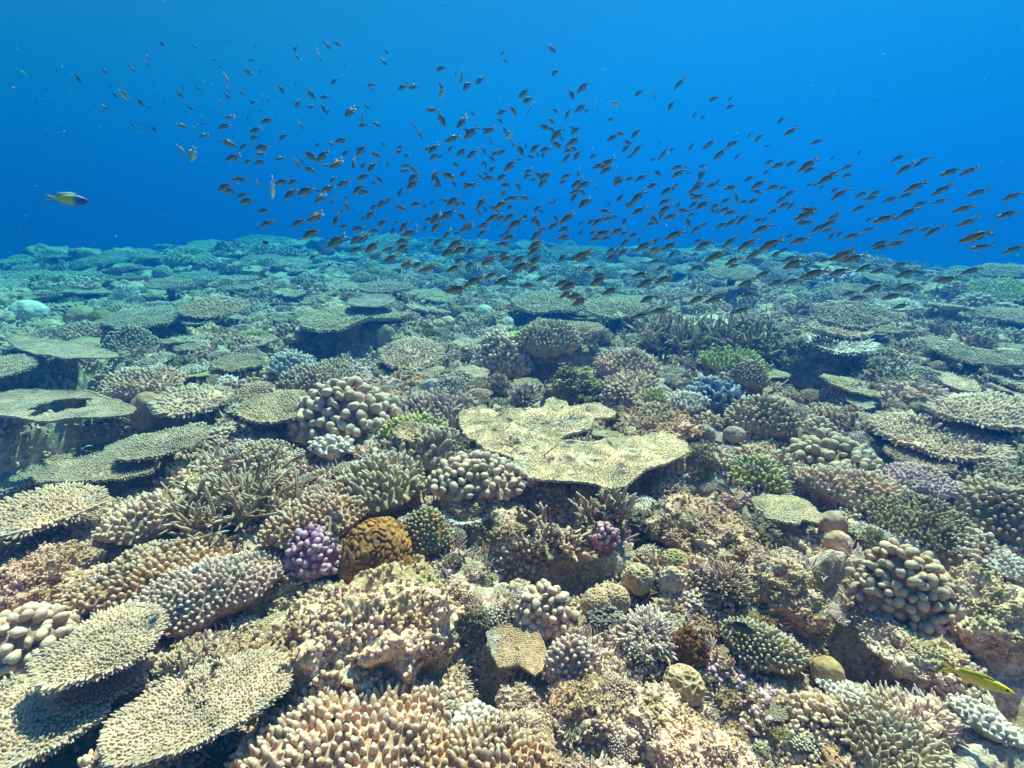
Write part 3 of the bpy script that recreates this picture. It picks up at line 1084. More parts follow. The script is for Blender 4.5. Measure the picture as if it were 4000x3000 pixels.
P('smooth', 2828, 1664, 2912, 1712, 'grey', 'grey rounded boulder coral right of the small green honeycomb dome', 'grey rounded boulder', sp=10)
P('finger', 2848, 1768, 3074, 1895, 'green', 'vivid green finger coral left of the brown lobed coral', 'vivid green finger coral', sp=20, up=.02, hh=.25)
P('finger', 2845, 1555, 3092, 1700, 'palegreen', 'grey-green coarse finger coral beside the blue leafy coral', 'coarse grey-green finger coral', sp=20)
P('lobed', 2348, 1508, 2478, 1605, 'tan', 'small tan cauliflower coral behind the sandy table coral', 'small tan cauliflower coral', sp=17)
P('bush', 1985, 1508, 2115, 1596, 'lilac', 'grey-violet spiky bush coral next to the small blue fish', 'grey-violet spiky bush', n=110)
P('finger', 2512, 1520, 2600, 1566, 'lime', 'little lime coral behind the white finger plate', 'little lime coral', sp=13)
P('finger', 2600, 1538, 2762, 1585, 'white', 'small white finger plate in front of the blue leafy coral', 'small white finger plate', sp=15, up=.08)
P('leafy', 2680, 1488, 2892, 1592, 'blue', 'blue-grey leafy soft coral with frilly folds', 'blue leafy coral', sp=24)
P('lobed', 3100, 1705, 3428, 1865, 'khaki', 'brown-grey coral of rounded lobes right of the vivid green coral', 'brown-grey lobed coral', sp=38)
P('plate', 3440, 1648, 3862, 1770, 'cream', 'rough pale cream table coral above the pink coral', 'rough cream table coral', sp=14, up=.04)
P('plate', 3488, 1756, 3700, 1822, 'tan', 'thin tan leaf of coral behind the pink coral', 'thin tan leaf', sp=9, up=.05)
P('finger', 3486, 1814, 3726, 1905, 'palepink', 'pale pink rounded coral cushion at right', 'pale pink coral cushion', sp=14, L=.7, up=.10)
P('finger', 3835, 1812, 4040, 1888, 'palegreen', 'pale green coral patch on the right edge behind the pink cushion', 'right edge pale green coral', sp=15)
P('finger', 3145, 1850, 3542, 1955, 'cream', 'cream finger coral band in front of the brown-grey lobed coral', 'cream finger band', sp=20, hh=.2)
P('finger', 3416, 1930, 3772, 2090, 'olive', 'dark olive fine fingered coral below the pink cushion', 'dark olive coral', sp=16, L=1.5)
P('finger', 3700, 1880, 4060, 2075, 'khaki', 'brownish-green finger coral at the right edge', 'right edge brownish coral', sp=24)
P('smooth', 3204, 1996, 3304, 2080, 'beige', 'pale smooth dome beside a black channel at right', 'pale smooth dome', sp=10, hh=.6)
P('smooth', 3226, 2072, 3325, 2142, 'cream', 'pale cream dome just below the pale smooth dome', 'pale cream dome', sp=10)
P('bush', 3355, 2068, 3446, 2148, 'green', 'green tufted bush coral right of the pale cream dome', 'green tuft', n=80, size=.08)
P('finger', 3443, 2075, 3624, 2166, 'white', 'whitish finger coral above the big tan lobes', 'whitish finger coral', sp=20)
P('lobed', 3330, 2140, 3668, 2440, 'tan', 'big tan coral of long fat lobes near the right edge', 'big tan lobed coral', sp=40)
P('finger', 3855, 2150, 4030, 2240, 'white', 'sunlit white coral head at the right edge', 'right edge white coral head', sp=17, hh=.25, L=.6)
P('plate', 3620, 1548, 4070, 1680, 'cream', 'bright yellow-cream ridged table coral at the right edge', 'bright ridged table coral', up=.07, sp=17,
  poly=[(3625, 1600), (3700, 1565), (3800, 1550), (3960, 1556), (4080, 1580), (4090, 1670), (3980, 1674), (3850, 1668), (3720, 1640)], bare=0)
P('plate', 3597, 1322, 4050, 1435, 'greygreen', 'smooth grey-green table coral at right over a dark wedge', 'smooth grey-green table coral', up=.12, sp=7,
  poly=[(3600, 1330), (3680, 1326), (3780, 1362), (3900, 1378), (4060, 1372), (4070, 1430), (3930, 1436), (3800, 1428), (3715, 1395), (3640, 1368)])
P('plate', 3210, 1188, 3436, 1274, 'greygreen', 'ridged grey-green table coral in the right middle distance', 'ridged grey table coral', up=.2, sp=10)
P('plate', 3178, 1264, 3378, 1312, 'cream', 'cream table coral in front of the ridged grey table coral', 'cream table coral', up=.14, sp=11)
P('plate', 3176, 1318, 3392, 1378, 'white', 'narrow whitish knobbly table coral over the dark cave rock', 'narrow whitish table coral', up=.16, sp=13)
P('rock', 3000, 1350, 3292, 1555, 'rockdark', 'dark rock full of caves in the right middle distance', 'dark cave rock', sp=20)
P('plate', 3440, 1172, 3572, 1212, 'white', 'small bright white table coral in the right middle distance', 'small bright white table coral', up=.12, sp=9)
P('plate', 3825, 1100, 4040, 1175, 'green', 'bright green table coral far off at the right edge', 'far green table coral', up=.1, sp=9)
P('plate', 3840, 1040, 4020, 1085, 'palegreen', 'pale green table coral highest on the right ridge', 'ridge pale green table coral', up=.1, sp=7)
# --- middle distance
P('plate', 1172, 1196, 1590, 1298, 'palegreen', 'wide lime-tinted table coral over a big dark cave, left of centre', 'wide lime-tinted table coral', up=.24, sp=8.5,
  poly=[(1172, 1260), (1200, 1232), (1280, 1215), (1400, 1198), (1480, 1206), (1560, 1226), (1592, 1242), (1540, 1250), (1460, 1246), (1380, 1268), (1330, 1292), (1240, 1298), (1190, 1284)])
P('plate', 1362, 1153, 1540, 1200, 'grey', 'smooth grey oval plate coral behind the lime-tinted table coral', 'smooth grey oval plate', up=.2, sp=6, nl=.5)
P('plate', 1405, 1104, 1602, 1144, 'greygreen', 'distant flat grey-green table coral just left of the lowest fish', 'distant flat table coral', up=.2, sp=7)
P('smooth', 1475, 1288, 1554, 1350, 'greygreen', 'conical smooth grey-green boulder under the lime-tinted table coral', 'conical smooth boulder', sp=10, hh=.8)
P('finger', 1050, 1378, 1224, 1448, 'paleblue', 'pale blue-white finger coral dome left of centre', 'pale blue finger dome', sp=17, up=.06)
P('finger', 1108, 1418, 1372, 1502, 'greygreen', 'grey-green finger coral table right of the pale blue dome', 'grey-green finger table', sp=15, up=.06)
P('lobed', 1848, 1318, 2088, 1460, 'cream', 'golden cream cauliflower coral with round knobs, centre middle distance', 'golden cauliflower coral', sp=19, up=.12)
P('finger', 2000, 1260, 2258, 1375, 'palegreen', 'greenish-white finger coral table right behind the golden cauliflower coral', 'greenish-white finger table', sp=15, up=.2)
P('plate', 2176, 1260, 2346, 1306, 'tan', 'pinkish tan table coral behind the greenish-white finger table', 'pinkish tan table coral', up=.22, sp=8)
P('bush', 2292, 1292, 2396, 1358, 'tan', 'tan bushy coral under the pinkish tan table coral', 'tan bush under a table', n=110)
P('finger', 2322, 1368, 2572, 1445, 'cream', 'cream knobbly finger plate in front of the pale staghorn thicket', 'cream knobbly finger plate', sp=15, up=.14)
P('stag', 2488, 1258, 2740, 1410, 'palegreen', 'pale tangled staghorn thicket, left half of the big bank', 'pale staghorn thicket', sp=20, n=100)
P('stag', 2690, 1262, 3005, 1405, 'olive', 'darker olive-green staghorn thicket, right half of the big bank', 'olive staghorn thicket', sp=20, n=120)
P('plate', 2678, 1244, 2834, 1276, 'white', 'whitish flat coral on top of the staghorn bank', 'whitish coral on the bank', up=.2, sp=10)
P('finger', 2722, 1378, 2990, 1434, 'lime', 'lime green strip of finger coral along the foot of the staghorn bank', 'lime strip coral', sp=14, hh=.18, deep=.5)
P('finger', 2850, 1424, 3004, 1515, 'khaki', 'olive-tan fine fingered table coral with white rim below the lime strip', 'white-rimmed olive coral', sp=12, up=.14)
P('rock', 2135, 1455, 2352, 1590, 'rockolive', 'lumpy olive rock behind the sandy table coral', 'lumpy olive rock', sp=20)
P('finger', 2350, 1452, 2584, 1535, 'cream', 'pale cream finger coral cluster right of the lumpy olive rock', 'pale cream finger cluster', sp=17)
P('plate', 2000, 1148, 2296, 1222, 'palegreen', 'pale greenish table coral with scalloped edge, centre distance', 'scalloped table coral', up=.2, sp=9)
P('plate', 2292, 1170, 2526, 1238, 'palegreen', 'pale table coral over a long dark cave, right of the scalloped one', 'long cave table coral', up=.22, sp=9)
P('lobed', 2203, 1056, 2318, 1120, 'palegreen', 'pale cauliflower coral head among the lowest fish', 'pale far cauliflower head', sp=11)
P('lobed', 2450, 1138, 2518, 1175, 'cream', 'pale round coral head above the long cave table coral', 'pale round coral head', sp=10)
P('plate', 2780, 1050, 2942, 1092, 'palegreen', 'smooth pale green table coral in the far right middle', 'smooth far green table coral', up=.2, sp=7)
P('plate', 2764, 974, 2820, 988, 'paleblue', 'tiny turquoise table coral near the far reef edge', 'tiny turquoise table coral', up=.15, sp=6)
P('bush', 1895, 1470, 2000, 1540, 'khaki', 'khaki spiky bush coral just behind the grey blunt finger coral', 'khaki spiky bush', n=90)
P('bush', 1690, 1480, 1830, 1545, 'dark', 'dark violet-brown spiky coral right of a pale blue dome', 'dark violet spiky coral', n=120)
P('smooth', 1650, 1482, 1722, 1532, 'paleblue', 'pale bluish rounded boulder coral left of dark violet spiky coral', 'pale bluish boulder', sp=10)
P('plate', 1500, 1330, 1720, 1440, 'cream', 'pale rubbly table coral between the conical boulder and golden cauliflower coral', 'pale rubbly table coral', sp=10, bare=1)
# --- bottom centre
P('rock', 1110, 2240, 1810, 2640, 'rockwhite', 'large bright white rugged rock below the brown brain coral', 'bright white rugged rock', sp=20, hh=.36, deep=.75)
P('finger', 930, 2560, 1735, 3100, 'cream', 'large beige finger coral of thick pointed fingers at the bottom', 'large pointed finger coral', sp=32, L=1.1, hh=.2, up=.03)
P('finger', 1600, 2800, 2160, 3110, 'tan', 'tan finger coral cut by the bottom edge, right of the large one', 'bottom edge tan finger coral', sp=30, L=1.15, hh=.18)
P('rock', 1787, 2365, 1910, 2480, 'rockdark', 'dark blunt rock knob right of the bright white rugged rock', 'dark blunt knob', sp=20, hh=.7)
P('plate', 1905, 2435, 2132, 2645, 'tan', 'tan folded plate coral with ribbed sheets near the bottom', 'tan folded plate coral', sp=10, nl=.5, up=.06, tilt=6,
  poly=[(1900, 2475), (1955, 2440), (2020, 2462), (2090, 2446), (2132, 2540), (2128, 2612), (2088, 2640), (2030, 2596), (1950, 2606), (1925, 2560)])
P('lobed', 2027, 2290, 2228, 2470, 'cream', 'cream cluster of rounded upright lobes left of the twin honeycomb domes', 'cream upright lobes', sp=32)
P('cells', 2335, 2222, 2460, 2390, 'tan', 'rear dome of the tan honeycomb coral pair', 'rear honeycomb dome', sp=13, hh=.5)
P('cells', 2268, 2272, 2404, 2400, 'tan', 'front dome of the tan honeycomb coral pair', 'front honeycomb dome', sp=13, hh=.5)
P('cells', 2430, 2196, 2552, 2290, 'yellow', 'yellow honeycomb dome right behind the twin honeycomb domes', 'yellow honeycomb dome', sp=15)
P('cells', 2572, 2205, 2675, 2310, 'cream', 'cream honeycomb dome with black pits right of the yellow one', 'cream pitted dome', sp=21)
P('cells', 2578, 2138, 2694, 2215, 'olive', 'flat olive honeycomb coral below the pale ledge', 'flat olive honeycomb coral', sp=14)
P('bush', 2290, 2350, 2432, 2440, 'dark', 'dark brown tuft of coral in front of the twin honeycomb domes', 'dark brown tuft', n=90, size=.07)
P('finger', 2127, 2465, 2330, 2680, 'lilac', 'lilac-white cluster of small round knobs right of the tan folded plate coral', 'lilac knob cluster', sp=25, L=.85)
P('bush', 2405, 2392, 2660, 2535, 'lilac', 'pale lilac bushy coral in the lower middle', 'pale lilac bush', n=190, size=.05)
P('bush', 2440, 2512, 2560, 2618, 'palegreen', 'small green pointed tuft in front of the pale lilac bush', 'small green tuft', n=55, size=.09)
P('cells', 2588, 2552, 2750, 2730, 'yellow', 'yellow-white honeycomb boulder with black pits, lower right of centre', 'yellow-white honeycomb boulder', sp=24, hh=.5)
P('finger', 2825, 2445, 3130, 2570, 'palegreen', 'pale green bushy finger coral next to the dark fish', 'green finger bush', sp=18, L=1.5)
P('bush', 2738, 2205, 2935, 2365, 'tan', 'tan fan of slender branches right of the cream pitted dome', 'tan branching fan', n=150, size=.055)
P('bush', 2738, 2155, 2840, 2235, 'khaki', 'khaki pointed tuft just above the tan branching fan', 'khaki pointed tuft', n=60, size=.08)
P('rock', 2620, 2462, 2752, 2575, 'yellow', 'yellow encrusted lump behind the yellow-white honeycomb boulder', 'yellow lump', sp=20)
P('rock', 2440, 2670, 2690, 2840, 'rockwhite', 'round pinkish rock knob near the bottom middle', 'round pinkish knob', sp=20)  # pinkish rock painted whiter to look overexposed by the sun
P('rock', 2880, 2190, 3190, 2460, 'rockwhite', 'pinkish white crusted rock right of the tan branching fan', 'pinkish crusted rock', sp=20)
P('finger', 2990, 2235, 3170, 2370, 'white', 'white frosted finger coral on the pinkish crusted rock', 'white frosted coral', sp=18)
P('smooth', 3176, 2564, 3294, 2655, 'yellow', 'round yellow coral dome left of the dark channel', 'round yellow dome', sp=10)
P('finger', 3203, 2662, 3432, 2735, 'white', 'whitish knobbly coral slab above the yellow-green finger coral', 'whitish slab', sp=17, hh=.12, L=.6, deep=.5)
P('finger', 3305, 2705, 3690, 2985, 'palegreen', 'yellow-green finger coral with long fingers in the bottom right', 'yellow-green long finger coral', sp=24, L=1.7, hh=.16)
P('finger', 3720, 2740, 3970, 2835, 'white', 'glaring white coral lump in the bottom right corner', 'glaring white lump', sp=22, hh=.15, L=.6, deep=.5)
P('rock', 3420, 2470, 3800, 2640, 'rockwhite', 'long encrusted ridge above the yellow fish at bottom right', 'long encrusted ridge', sp=20, deep=.6)  # white tint puts the glare of sunlight into the rock colour
P('rock', 2560, 2840, 2990, 3060, 'rockwhite', 'tan crusted rock at the bottom edge, right of centre', 'bottom crusted rock', sp=20)  # tan rock lightened in its colour for the bright sun here
P('rock', 3640, 2240, 4020, 2500, 'rockwhite', 'sunlit crusted rock below the right edge white coral head', 'sunlit right rock', sp=20)  # its sunlit look is partly painted by the white tint
P('rock', 2150, 2640, 2420, 2800, 'rock', 'lumpy tan rock below the lilac knob cluster', 'lumpy tan rock below', sp=20)
# ------------------------------------------------------------------ the rest of the reef: copies of a few shapes per kind, each its own colony
def variants():
    out = {}
    rg = np.random.RandomState(5)

    def pl(p, nl, dd):
        mb = MB()
        ro = outline(rg, .30, .30 * dd, .22, 84)
        plate(mb, rg, ro, p, nl, .013, cup=.05, wav=.012, bare=.6)
        V, T = stalk_arrays(rg, .05, .12)
        mb.add(V, T, np.zeros(len(V)))
        return mb.build('table_coral', M_PLATE)
    out['plate'] = [pl(.011, .011, .85), pl(.013, .012, .7), pl(.010, .008, .95), pl(.014, .015, .8), pl(.011, .007, .6)]
    out['finger'] = [finger_mesh('finger_coral', rg, .3, .26, .07, .022, .95), finger_mesh('finger_coral', rg, .3, .22, .09, .02, 1.0),
                     finger_mesh('finger_coral', rg, .3, .28, .06, .018, .95), finger_mesh('finger_coral', rg, .3, .24, .1, .028, .95, .52, T_FING),
                     finger_mesh('finger_coral', rg, .3, .2, .07, .016, .9)]
    out['bush'] = [bush_mesh('bushy_coral', rg, .15, .10, 130, .055), bush_mesh('bushy_coral', rg, .15, .08, 150, .05), bush_mesh('bushy_coral', rg, .15, .11, 90, .075)]
    out['stag'] = [stag_mesh('staghorn_coral', rg, .3, .26, .12, 40, .0065), stag_mesh('staghorn_coral', rg, .3, .22, .10, 30, .008)]
    out['lobed'] = [lobed_mesh('cauliflower_coral', rg, .3, .25, .12, .036), lobed_mesh('cauliflower_coral', rg, .3, .26, .1, .045)]
    out['smooth'] = [dome_mesh('boulder_coral', rg, .3, .26, .15, 'smooth', M_SMOOTH, 60, 36), dome_mesh('honeycomb_coral', rg, .3, .26, .16, 'cells', M_CELL, 150, 80, .02)]
    out['rock'] = [dome_mesh('reef_boulder', rg, .3, .25, .10, 'rock', M_ROCK, 110, 60, knobs=260) for k in range(5)]
    return out


def stalk_arrays(rng, r0, h):
    K = 16
    a = np.arange(K) * 2 * math.pi / K
    V = [np.stack([r * r0 * np.cos(a), r * r0 * np.sin(a), np.full(K, z * h)], -1) for z, r in ((0, 1.2), (-.3, .8), (-.7, .9), (-1, 1.3))]
    return np.concatenate(V), grid_tris(4, K)


def relation(x, y):
    """where the point stands, seen from the camera, from the nearest landmark corals."""
    az = math.atan2(x, y)
    r = math.hypot(x, y)
    c = []
    for (mx, my, ref, px, rad) in MARKS:
        d = math.hypot(mx - x, my - y)
        dr = r - math.hypot(mx, my)
        da = (az - math.atan2(mx, my)) * r
        if abs(da) > abs(dr):
            w = 'right of' if da > 0 else 'left of'
        else:
            w = 'behind' if dr > 0 else 'in front of'
        c.append((max(d - rad, 0), w, ref))
    c.sort()
    return c[:8]


LABELS = set()


def label_for(words, x, y):
    c = relation(x, y)
    for adj in ('', 'small ', 'low ', 'rounded ', 'broad ', 'weathered '):
        if adj:
            break
        for d, wd, ref in c[:4]:
            s = f'{words} {wd} the {ref}'
            if s not in LABELS:
                LABELS.add(s)
                return s
    for i in range(len(c)):
        for j in range(i + 1, len(c)):
            s = f'{words} between the {c[i][2]} and the {c[j][2]}'
            if s not in LABELS and len(s.split()) <= 16:
                LABELS.add(s)
                return s
    s = f'{words} among others near the {c[0][2]}'
    return s


VAR = variants()
FILL_N = {}
GROUPS = dict(plate='table corals spread over the reef', finger='finger corals spread over the reef', bush='bushy corals between the others',
              stag='staghorn corals between the others', lobed='cauliflower corals between the others', smooth='boulder corals between the others',
              rock='crusted reef boulders between the corals')
MIX = [  # r limit, kinds with weights
    (1.9, dict(rock=.50, finger=.22, bush=.10, stag=.08, lobed=.05, plate=.05)),
    (3.2, dict(rock=.40, finger=.25, bush=.10, stag=.07, lobed=.05, plate=.13)),
    (6.0, dict(rock=.26, finger=.26, bush=.07, stag=.05, lobed=.05, plate=.29, smooth=.02)),
    (20., dict(rock=.18, finger=.24, bush=.05, stag=.05, lobed=.05, plate=.41, smooth=.02))]
COLS = dict(plate=['greygreen', 'palegreen', 'beige', 'tan', 'grey', 'khaki', 'cream'], finger=['cream', 'palegreen', 'tan', 'grey', 'greygreen', 'lilac', 'khaki', 'white', 'beige'],
            bush=['khaki', 'lilac', 'tan', 'olive', 'dark', 'greygreen', 'palegreen'], stag=['khaki', 'tan', 'olive', 'greygreen', 'beige'],
            lobed=['cream', 'beige', 'tan', 'khaki', 'white', 'palepink'], smooth=['khaki', 'grey', 'cream', 'olive', 'white'],
            rock=['rock', 'rockpink', 'rockwhite', 'rockdark', 'rock', 'rockpink'])
FROG = np.random.RandomState(21)
SIZEW = [(0.10, 'tiny'), (0.17, 'small'), (0.30, 'medium-sized'), (0.5, 'large'), (9, 'very large')]
CAP = 250
GRIDP = {}


def near_ok(x, y, rad, f):
    B = np.array(BUILT)
    return bool(((B[:, 0] - x) ** 2 + (B[:, 1] - y) ** 2 >= ((rad + B[:, 2]) * f) ** 2).all())


FAR = []
for it in range(20000):
    r = math.exp(FROG.uniform(math.log(0.85), math.log(19)))
    az = R(FROG.uniform(-50, 50))
    if r < 1.4 and abs(az) > R(48):
        continue
    x, y = r * math.sin(az), r * math.cos(az)
    e = float(np.interp(math.degrees(az), AZ_K, EDGE_K))
    if r > e - 0.3:
        continue
    if r < 6 and pitted(x, y) > .4:
        continue
    mix = next(m for lim, m in MIX if r < lim)
    kind = FROG.choice(list(mix), p=np.array(list(mix.values())) / sum(mix.values()))
    over = FILL_N.get(kind, 0) >= CAP
    if over and (kind not in ('plate', 'finger', 'rock') or r < 4.5):
        continue
    base = 0.024 + 0.018 * r
    if kind == 'plate':
        base *= 1.45
    if kind in ('bush', 'smooth'):
        base *= .8
    rad = base * FROG.uniform(.55, 1.5)
    if not near_ok(x, y, rad, 0.72):
        continue
    gz = float(g0(np.array([x]), np.array([y]))[0])
    if over:
        FAR.append((kind, x, y, gz, rad))
        BUILT.append((x, y, rad))
        continue
    c = FROG.choice(COLS[kind])
    if r > 4 and FROG.rand() < .03:
        c = 'green' if FROG.rand() < .5 else 'lime'
    vs_ = VAR[kind]
    me = vs_[FROG.randint(len(vs_))]
    nm = me.name.split('.')[0]
    up = 0.0
    if kind == 'plate':
        up = rad * FROG.uniform(.15, .5) * (1 if r < 7 else .45)
    elif kind == 'rock':
        up = -rad * .1
    if rad < .075:                                # small ones follow the rugged bed down
        rz = float(rough(np.array([x]), np.array([y]))[0]) - .03
        up += min(max(rz, -.3), .02) * .8
    o = link(nm, me)
    S = rad / .15
    o.location = (x, y, gz + up)
    o.scale = (S, S, S * FROG.uniform(.6, 1.0))
    o.rotation_euler = (FROG.normal() * .12, FROG.normal() * .12, FROG.uniform(0, 6.28))
    cc = np.array(PAL[c]) * FROG.uniform(.8, 1.15)
    o.color = (*cc, 1)
    cat = nm.replace('_', ' ') if kind != 'rock' else 'rock'
    sz = next(w_ for lim, w_ in SIZEW if rad < lim)
    word = WORD.get(c, c)
    tag(o, label_for(f'{sz} {word} {cat}', x, y), cat, GROUPS[kind])
    BUILT.append((x, y, rad))
    FILL_N[kind] = FILL_N.get(kind, 0) + 1
print('FILL', FILL_N, len(BUILT), len(FAR))

# the many small far colonies beyond those: one mass
rg = np.random.RandomState(31)
MM = {'plate': MB(), 'finger': MB(), 'rock': MB()}
LOW = {'plate': [], 'finger': [], 'rock': []}


class Cap:
    def build(self, name, mat):
        return self


for k in range(4):
    m_ = MB()
    plate(m_, rg, outline(rg, .30, .26, .22, 40), .021, .014, .014, cup=.05, wav=.014, bare=.5, rim=False)
    LOW['plate'].append((np.concatenate(m_.V), np.concatenate(m_.T), np.concatenate(m_.A)))
    m_ = MB()
    Pq, Nq, sq, (Vq, Tq) = dome_pts(rg, .3, .26, .09, .03, 2.2, .18, 24)
    m_.add(Vq, Tq, np.full(len(Vq), .1))
    inst(m_, T_NUB, Pq - unit(Nq) * .01, Nq, .0135, .04, rg)
    LOW['finger'].append((np.concatenate(m_.V), np.concatenate(m_.T), np.concatenate(m_.A)))
    th_ = np.linspace(0, 1.9, 16)
    ph_ = np.arange(26) * 2 * math.pi / 26
    TH_, PH_ = np.meshgrid(th_, ph_, indexing='ij')
    n_ = np.stack([np.sin(TH_) * np.cos(PH_), np.sin(TH_) * np.sin(PH_), np.cos(TH_)], -1).reshape(-1, 3)
    V_ = n_ * np.array([.15, .13, .10]) * (1 + .45 * fbm(n_ * 1.8 + k * 9, 4, .6))[:, None]
    LOW['rock'].append((V_, grid_tris(16, 26)[:, ::-1], np.zeros(len(V_))))
for kind, x, y, gz, rad in FAR:
    V_, T_, A_ = LOW[kind][rg.randint(4)]
    a_ = rg.uniform(0, 6.28)
    ca, sa = math.cos(a_), math.sin(a_)
    Rz = np.array([[ca, -sa, 0], [sa, ca, 0], [0, 0, rg.uniform(.7, 1.2)]]) * (rad / .15)
    MM[kind].add(V_ @ Rz.T + (x, y, gz + (rad * rg.uniform(.1, .45) if kind == 'plate' else 0)), T_, A_)
for kind, nm, lb, mt, cl in (('plate', 'far_table_corals', 'countless small table corals paving the far reef', M_PLATE, 'greygreen'),
                             ('finger', 'far_finger_corals', 'countless small finger corals on the far reef', M_FING, 'palegreen'),
                             ('rock', 'far_rocks', 'countless small crusted rocks on the far reef', M_ROCK, 'rock')):
    if MM[kind].n:
        tag(link(nm, MM[kind].build(nm, mt), color=PAL[cl]), lb, 'coral', None, 'stuff')


# ------------------------------------------------------------------ what nobody could count: broken bits and crusts of coral over the bed
def litter(name, label, n, colour, tm, rads, lens, seed, thr, rmax=9.0):
    rg = np.random.RandomState(seed)
    r = np.exp(rg.uniform(math.log(.8), math.log(rmax), n * 3))
    az = np.radians(rg.uniform(-52, 52, n * 3))
    x, y = r * np.sin(az), r * np.cos(az)
    k = pn(xy3(x / .22, y / .22, seed * 3.7)) > thr
    x, y, r = x[k][:n], y[k][:n], r[k][:n]
    z = g0(x, y) + rough(x, y) - .03
    e = .012
    gx = (g0(x + e, y) + rough(x + e, y) - .03 - z) / e
    gy = (g0(x, y + e) + rough(x, y + e) - .03 - z) / e
    N = unit(np.stack([-gx, -gy, np.ones(len(x)) * 1.2], -1)) + rg.normal(size=(len(x), 3)) * .3
    s = (.7 + .25 * r) * rg.uniform(.5, 1.4, len(x))
    mb = MB()
    inst(mb, tm, np.stack([x, y, z - .004], -1), N, rads * s, lens * s, rg, flat=rg.uniform(.6, 1, len(x)), bend=.12)
    o = link(name, mb.build(name, M_LOBE), color=PAL[colour])
    return tag(o, label, 'coral rubble', None, 'stuff')


litter('coral_knobs', 'small pale knobs of coral growing in patches on the reef rock', 45000, 'cream', T_KNOB, .0080, .020, 1, .02)
litter('coral_stubs', 'short tan coral stubs growing in patches on the reef rock', 45000, 'tan', T_KNOB, .0060, .022, 2, .02)
litter('coral_bits', 'broken lilac-grey coral twigs strewn in patches on the reef rock', 20000, 'lilac', T_BRANCH, .0042, .035, 3, .08)
litter('coral_crust', 'pinkish crust of tiny knobs in patches on the reef rock', 20000, 'palepink', T_KNOB, .0065, .016, 4, .10)
# ------------------------------------------------------------------ fish
def fish_body(hgt=.30, wid=.13, k=12):
    """body along x, head at -0.5, tail root at 0.30; z up."""
    xs = np.array([-.5, -.485, -.45, -.39, -.30, -.18, -.05, .08, .19, .27, .31])
    hh = np.array([.02, .16, .36, .60, .84, 1.0, .97, .78, .50, .27, .22]) * hgt / 2
    ww = np.array([.05, .25, .50, .74, .93, 1.0, .9, .66, .38, .17, .10]) * wid / 2
    zc = np.array([-.01, -.01, -.008, -.004, 0, 0, 0, .004, .008, .010, .010])
    a = np.arange(k) * 2 * math.pi / k
    V, A = [], []
    for x, h, w_, z in zip(xs, hh, ww, zc):
        V.append(np.stack([np.full(k, x), w_ * np.cos(a), z + h * np.sin(a)], -1))
        A.append(.5 - .5 * np.sin(a))
    n = len(xs)
    V = np.concatenate(V)
    V = np.concatenate([V, [[-.505, 0, -.01], [.312, 0, .01]]])
    T = grid_tris(n, k)
    j = np.arange(k)
    T = np.concatenate([T, np.stack([(j + 1) % k, j, np.full(k, n * k)], -1), np.stack([(n - 1) * k + j, (n - 1) * k + (j + 1) % k, np.full(k, n * k + 1)], -1)])
    return V, T[:, ::-1], np.concatenate(A + [[.5, .5]])


def slab(poly, th, tip):
    """thin solid fin in the x-z plane from an outline fan."""
    p = np.array(poly, float)
    n = len(p)
    V = np.concatenate([np.stack([p[:, 0], np.full(n, th), p[:, 1]], -1), np.stack([p[:, 0], np.full(n, -th), p[:, 1]], -1)])
    T = []
    for i in range(1, n - 1):
        T += [[0, i, i + 1], [n, n + i + 1, n + i]]
    for i in range(n):
        j = (i + 1) % n
        T += [[i, n + i, j], [j, n + i, n + j]]
    return V, np.array(T), np.tile(np.array(tip, float), 2)


def tail_fin(span=.15):
    a = slab([(.29, .035), (.38, .075), (.50, span), (.45, .055), (.37, .01), (.29, .0)], .005, [.2, .7, 0, .9, .9, .5])
    b = slab([(.29, -.02), (.29, .01), (.37, .01), (.45, -.035), (.50, -span), (.38, -.06)], .005, [.2, .5, .9, .9, 0, .7])
    return a, b


def dorsal_fin(h=.30):
    q = h / 2
    return [slab([(-.26, q * .84), (-.20, q * 1.2), (-.08, q * 1.32), (.06, q * 1.22), (.20, q * 1.0), (.25, q * .55), (.19, q * .45), (.08, q * .72), (-.05, q * .92), (-.16, q * .94)], .004,
                 [.1] * 10)]


def anal_fin(h=.30):
    q = h / 2
    return [slab([(.0, -q * .88), (.06, -q * 1.15), (.17, -q * .98), (.24, -q * .5), (.18, -q * .4), (.1, -q * .66)], .004, [.2] * 6),
            slab([(-.16, -q * .95), (-.10, -q * 1.25), (-.02, -q * 1.1), (-.08, -q * .9)], .004, [.3] * 4)]


def eye_mesh(h=.30, w=.13):
    mb = MB()
    u, v = np.meshgrid(np.arange(8) * math.pi / 4, np.linspace(0, math.pi, 6), indexing='ij')
    s = np.stack([np.cos(u) * np.sin(v), np.sin(u) * np.sin(v), np.cos(v)], -1)
    s = s.transpose(1, 0, 2).reshape(-1, 3)
    for y in (-1, 1):
        mb.add(s * np.array([.022, .012, .022]) + np.array([-.40, y * w * .33, .025]), grid_tris(6, 8))
    return mb


def bent(part, b):
    V, T, A = part
    V = V.copy()
    V[:, 1] += b * np.sign(V[:, 0] + .1) * (V[:, 0] + .1) ** 2
    return V, T, A


def fish_set(h, w_, span, mat, finmat, bend=0.0, head=False):
    mb = MB()
    V, T, A = bent(fish_body(h, w_), bend)
    if head:
        A = np.clip((-V[:, 0] - .10) / .12, 0, 1)
    mb.add(V, T, A)
    f = {}
    f['body'] = mb.build('fish_body', mat)
    for nm, parts in (('tail_fin', tail_fin(span)), ('dorsal_fin', dorsal_fin(h)), ('belly_fin', anal_fin(h))):
        m = MB()
        for p in parts:
            m.add(*bent(p, bend))
        f[nm] = m.build(nm, finmat)
    f['eyes'] = eye_mesh(h, w_).build('eyes', M_EYE)
    return f


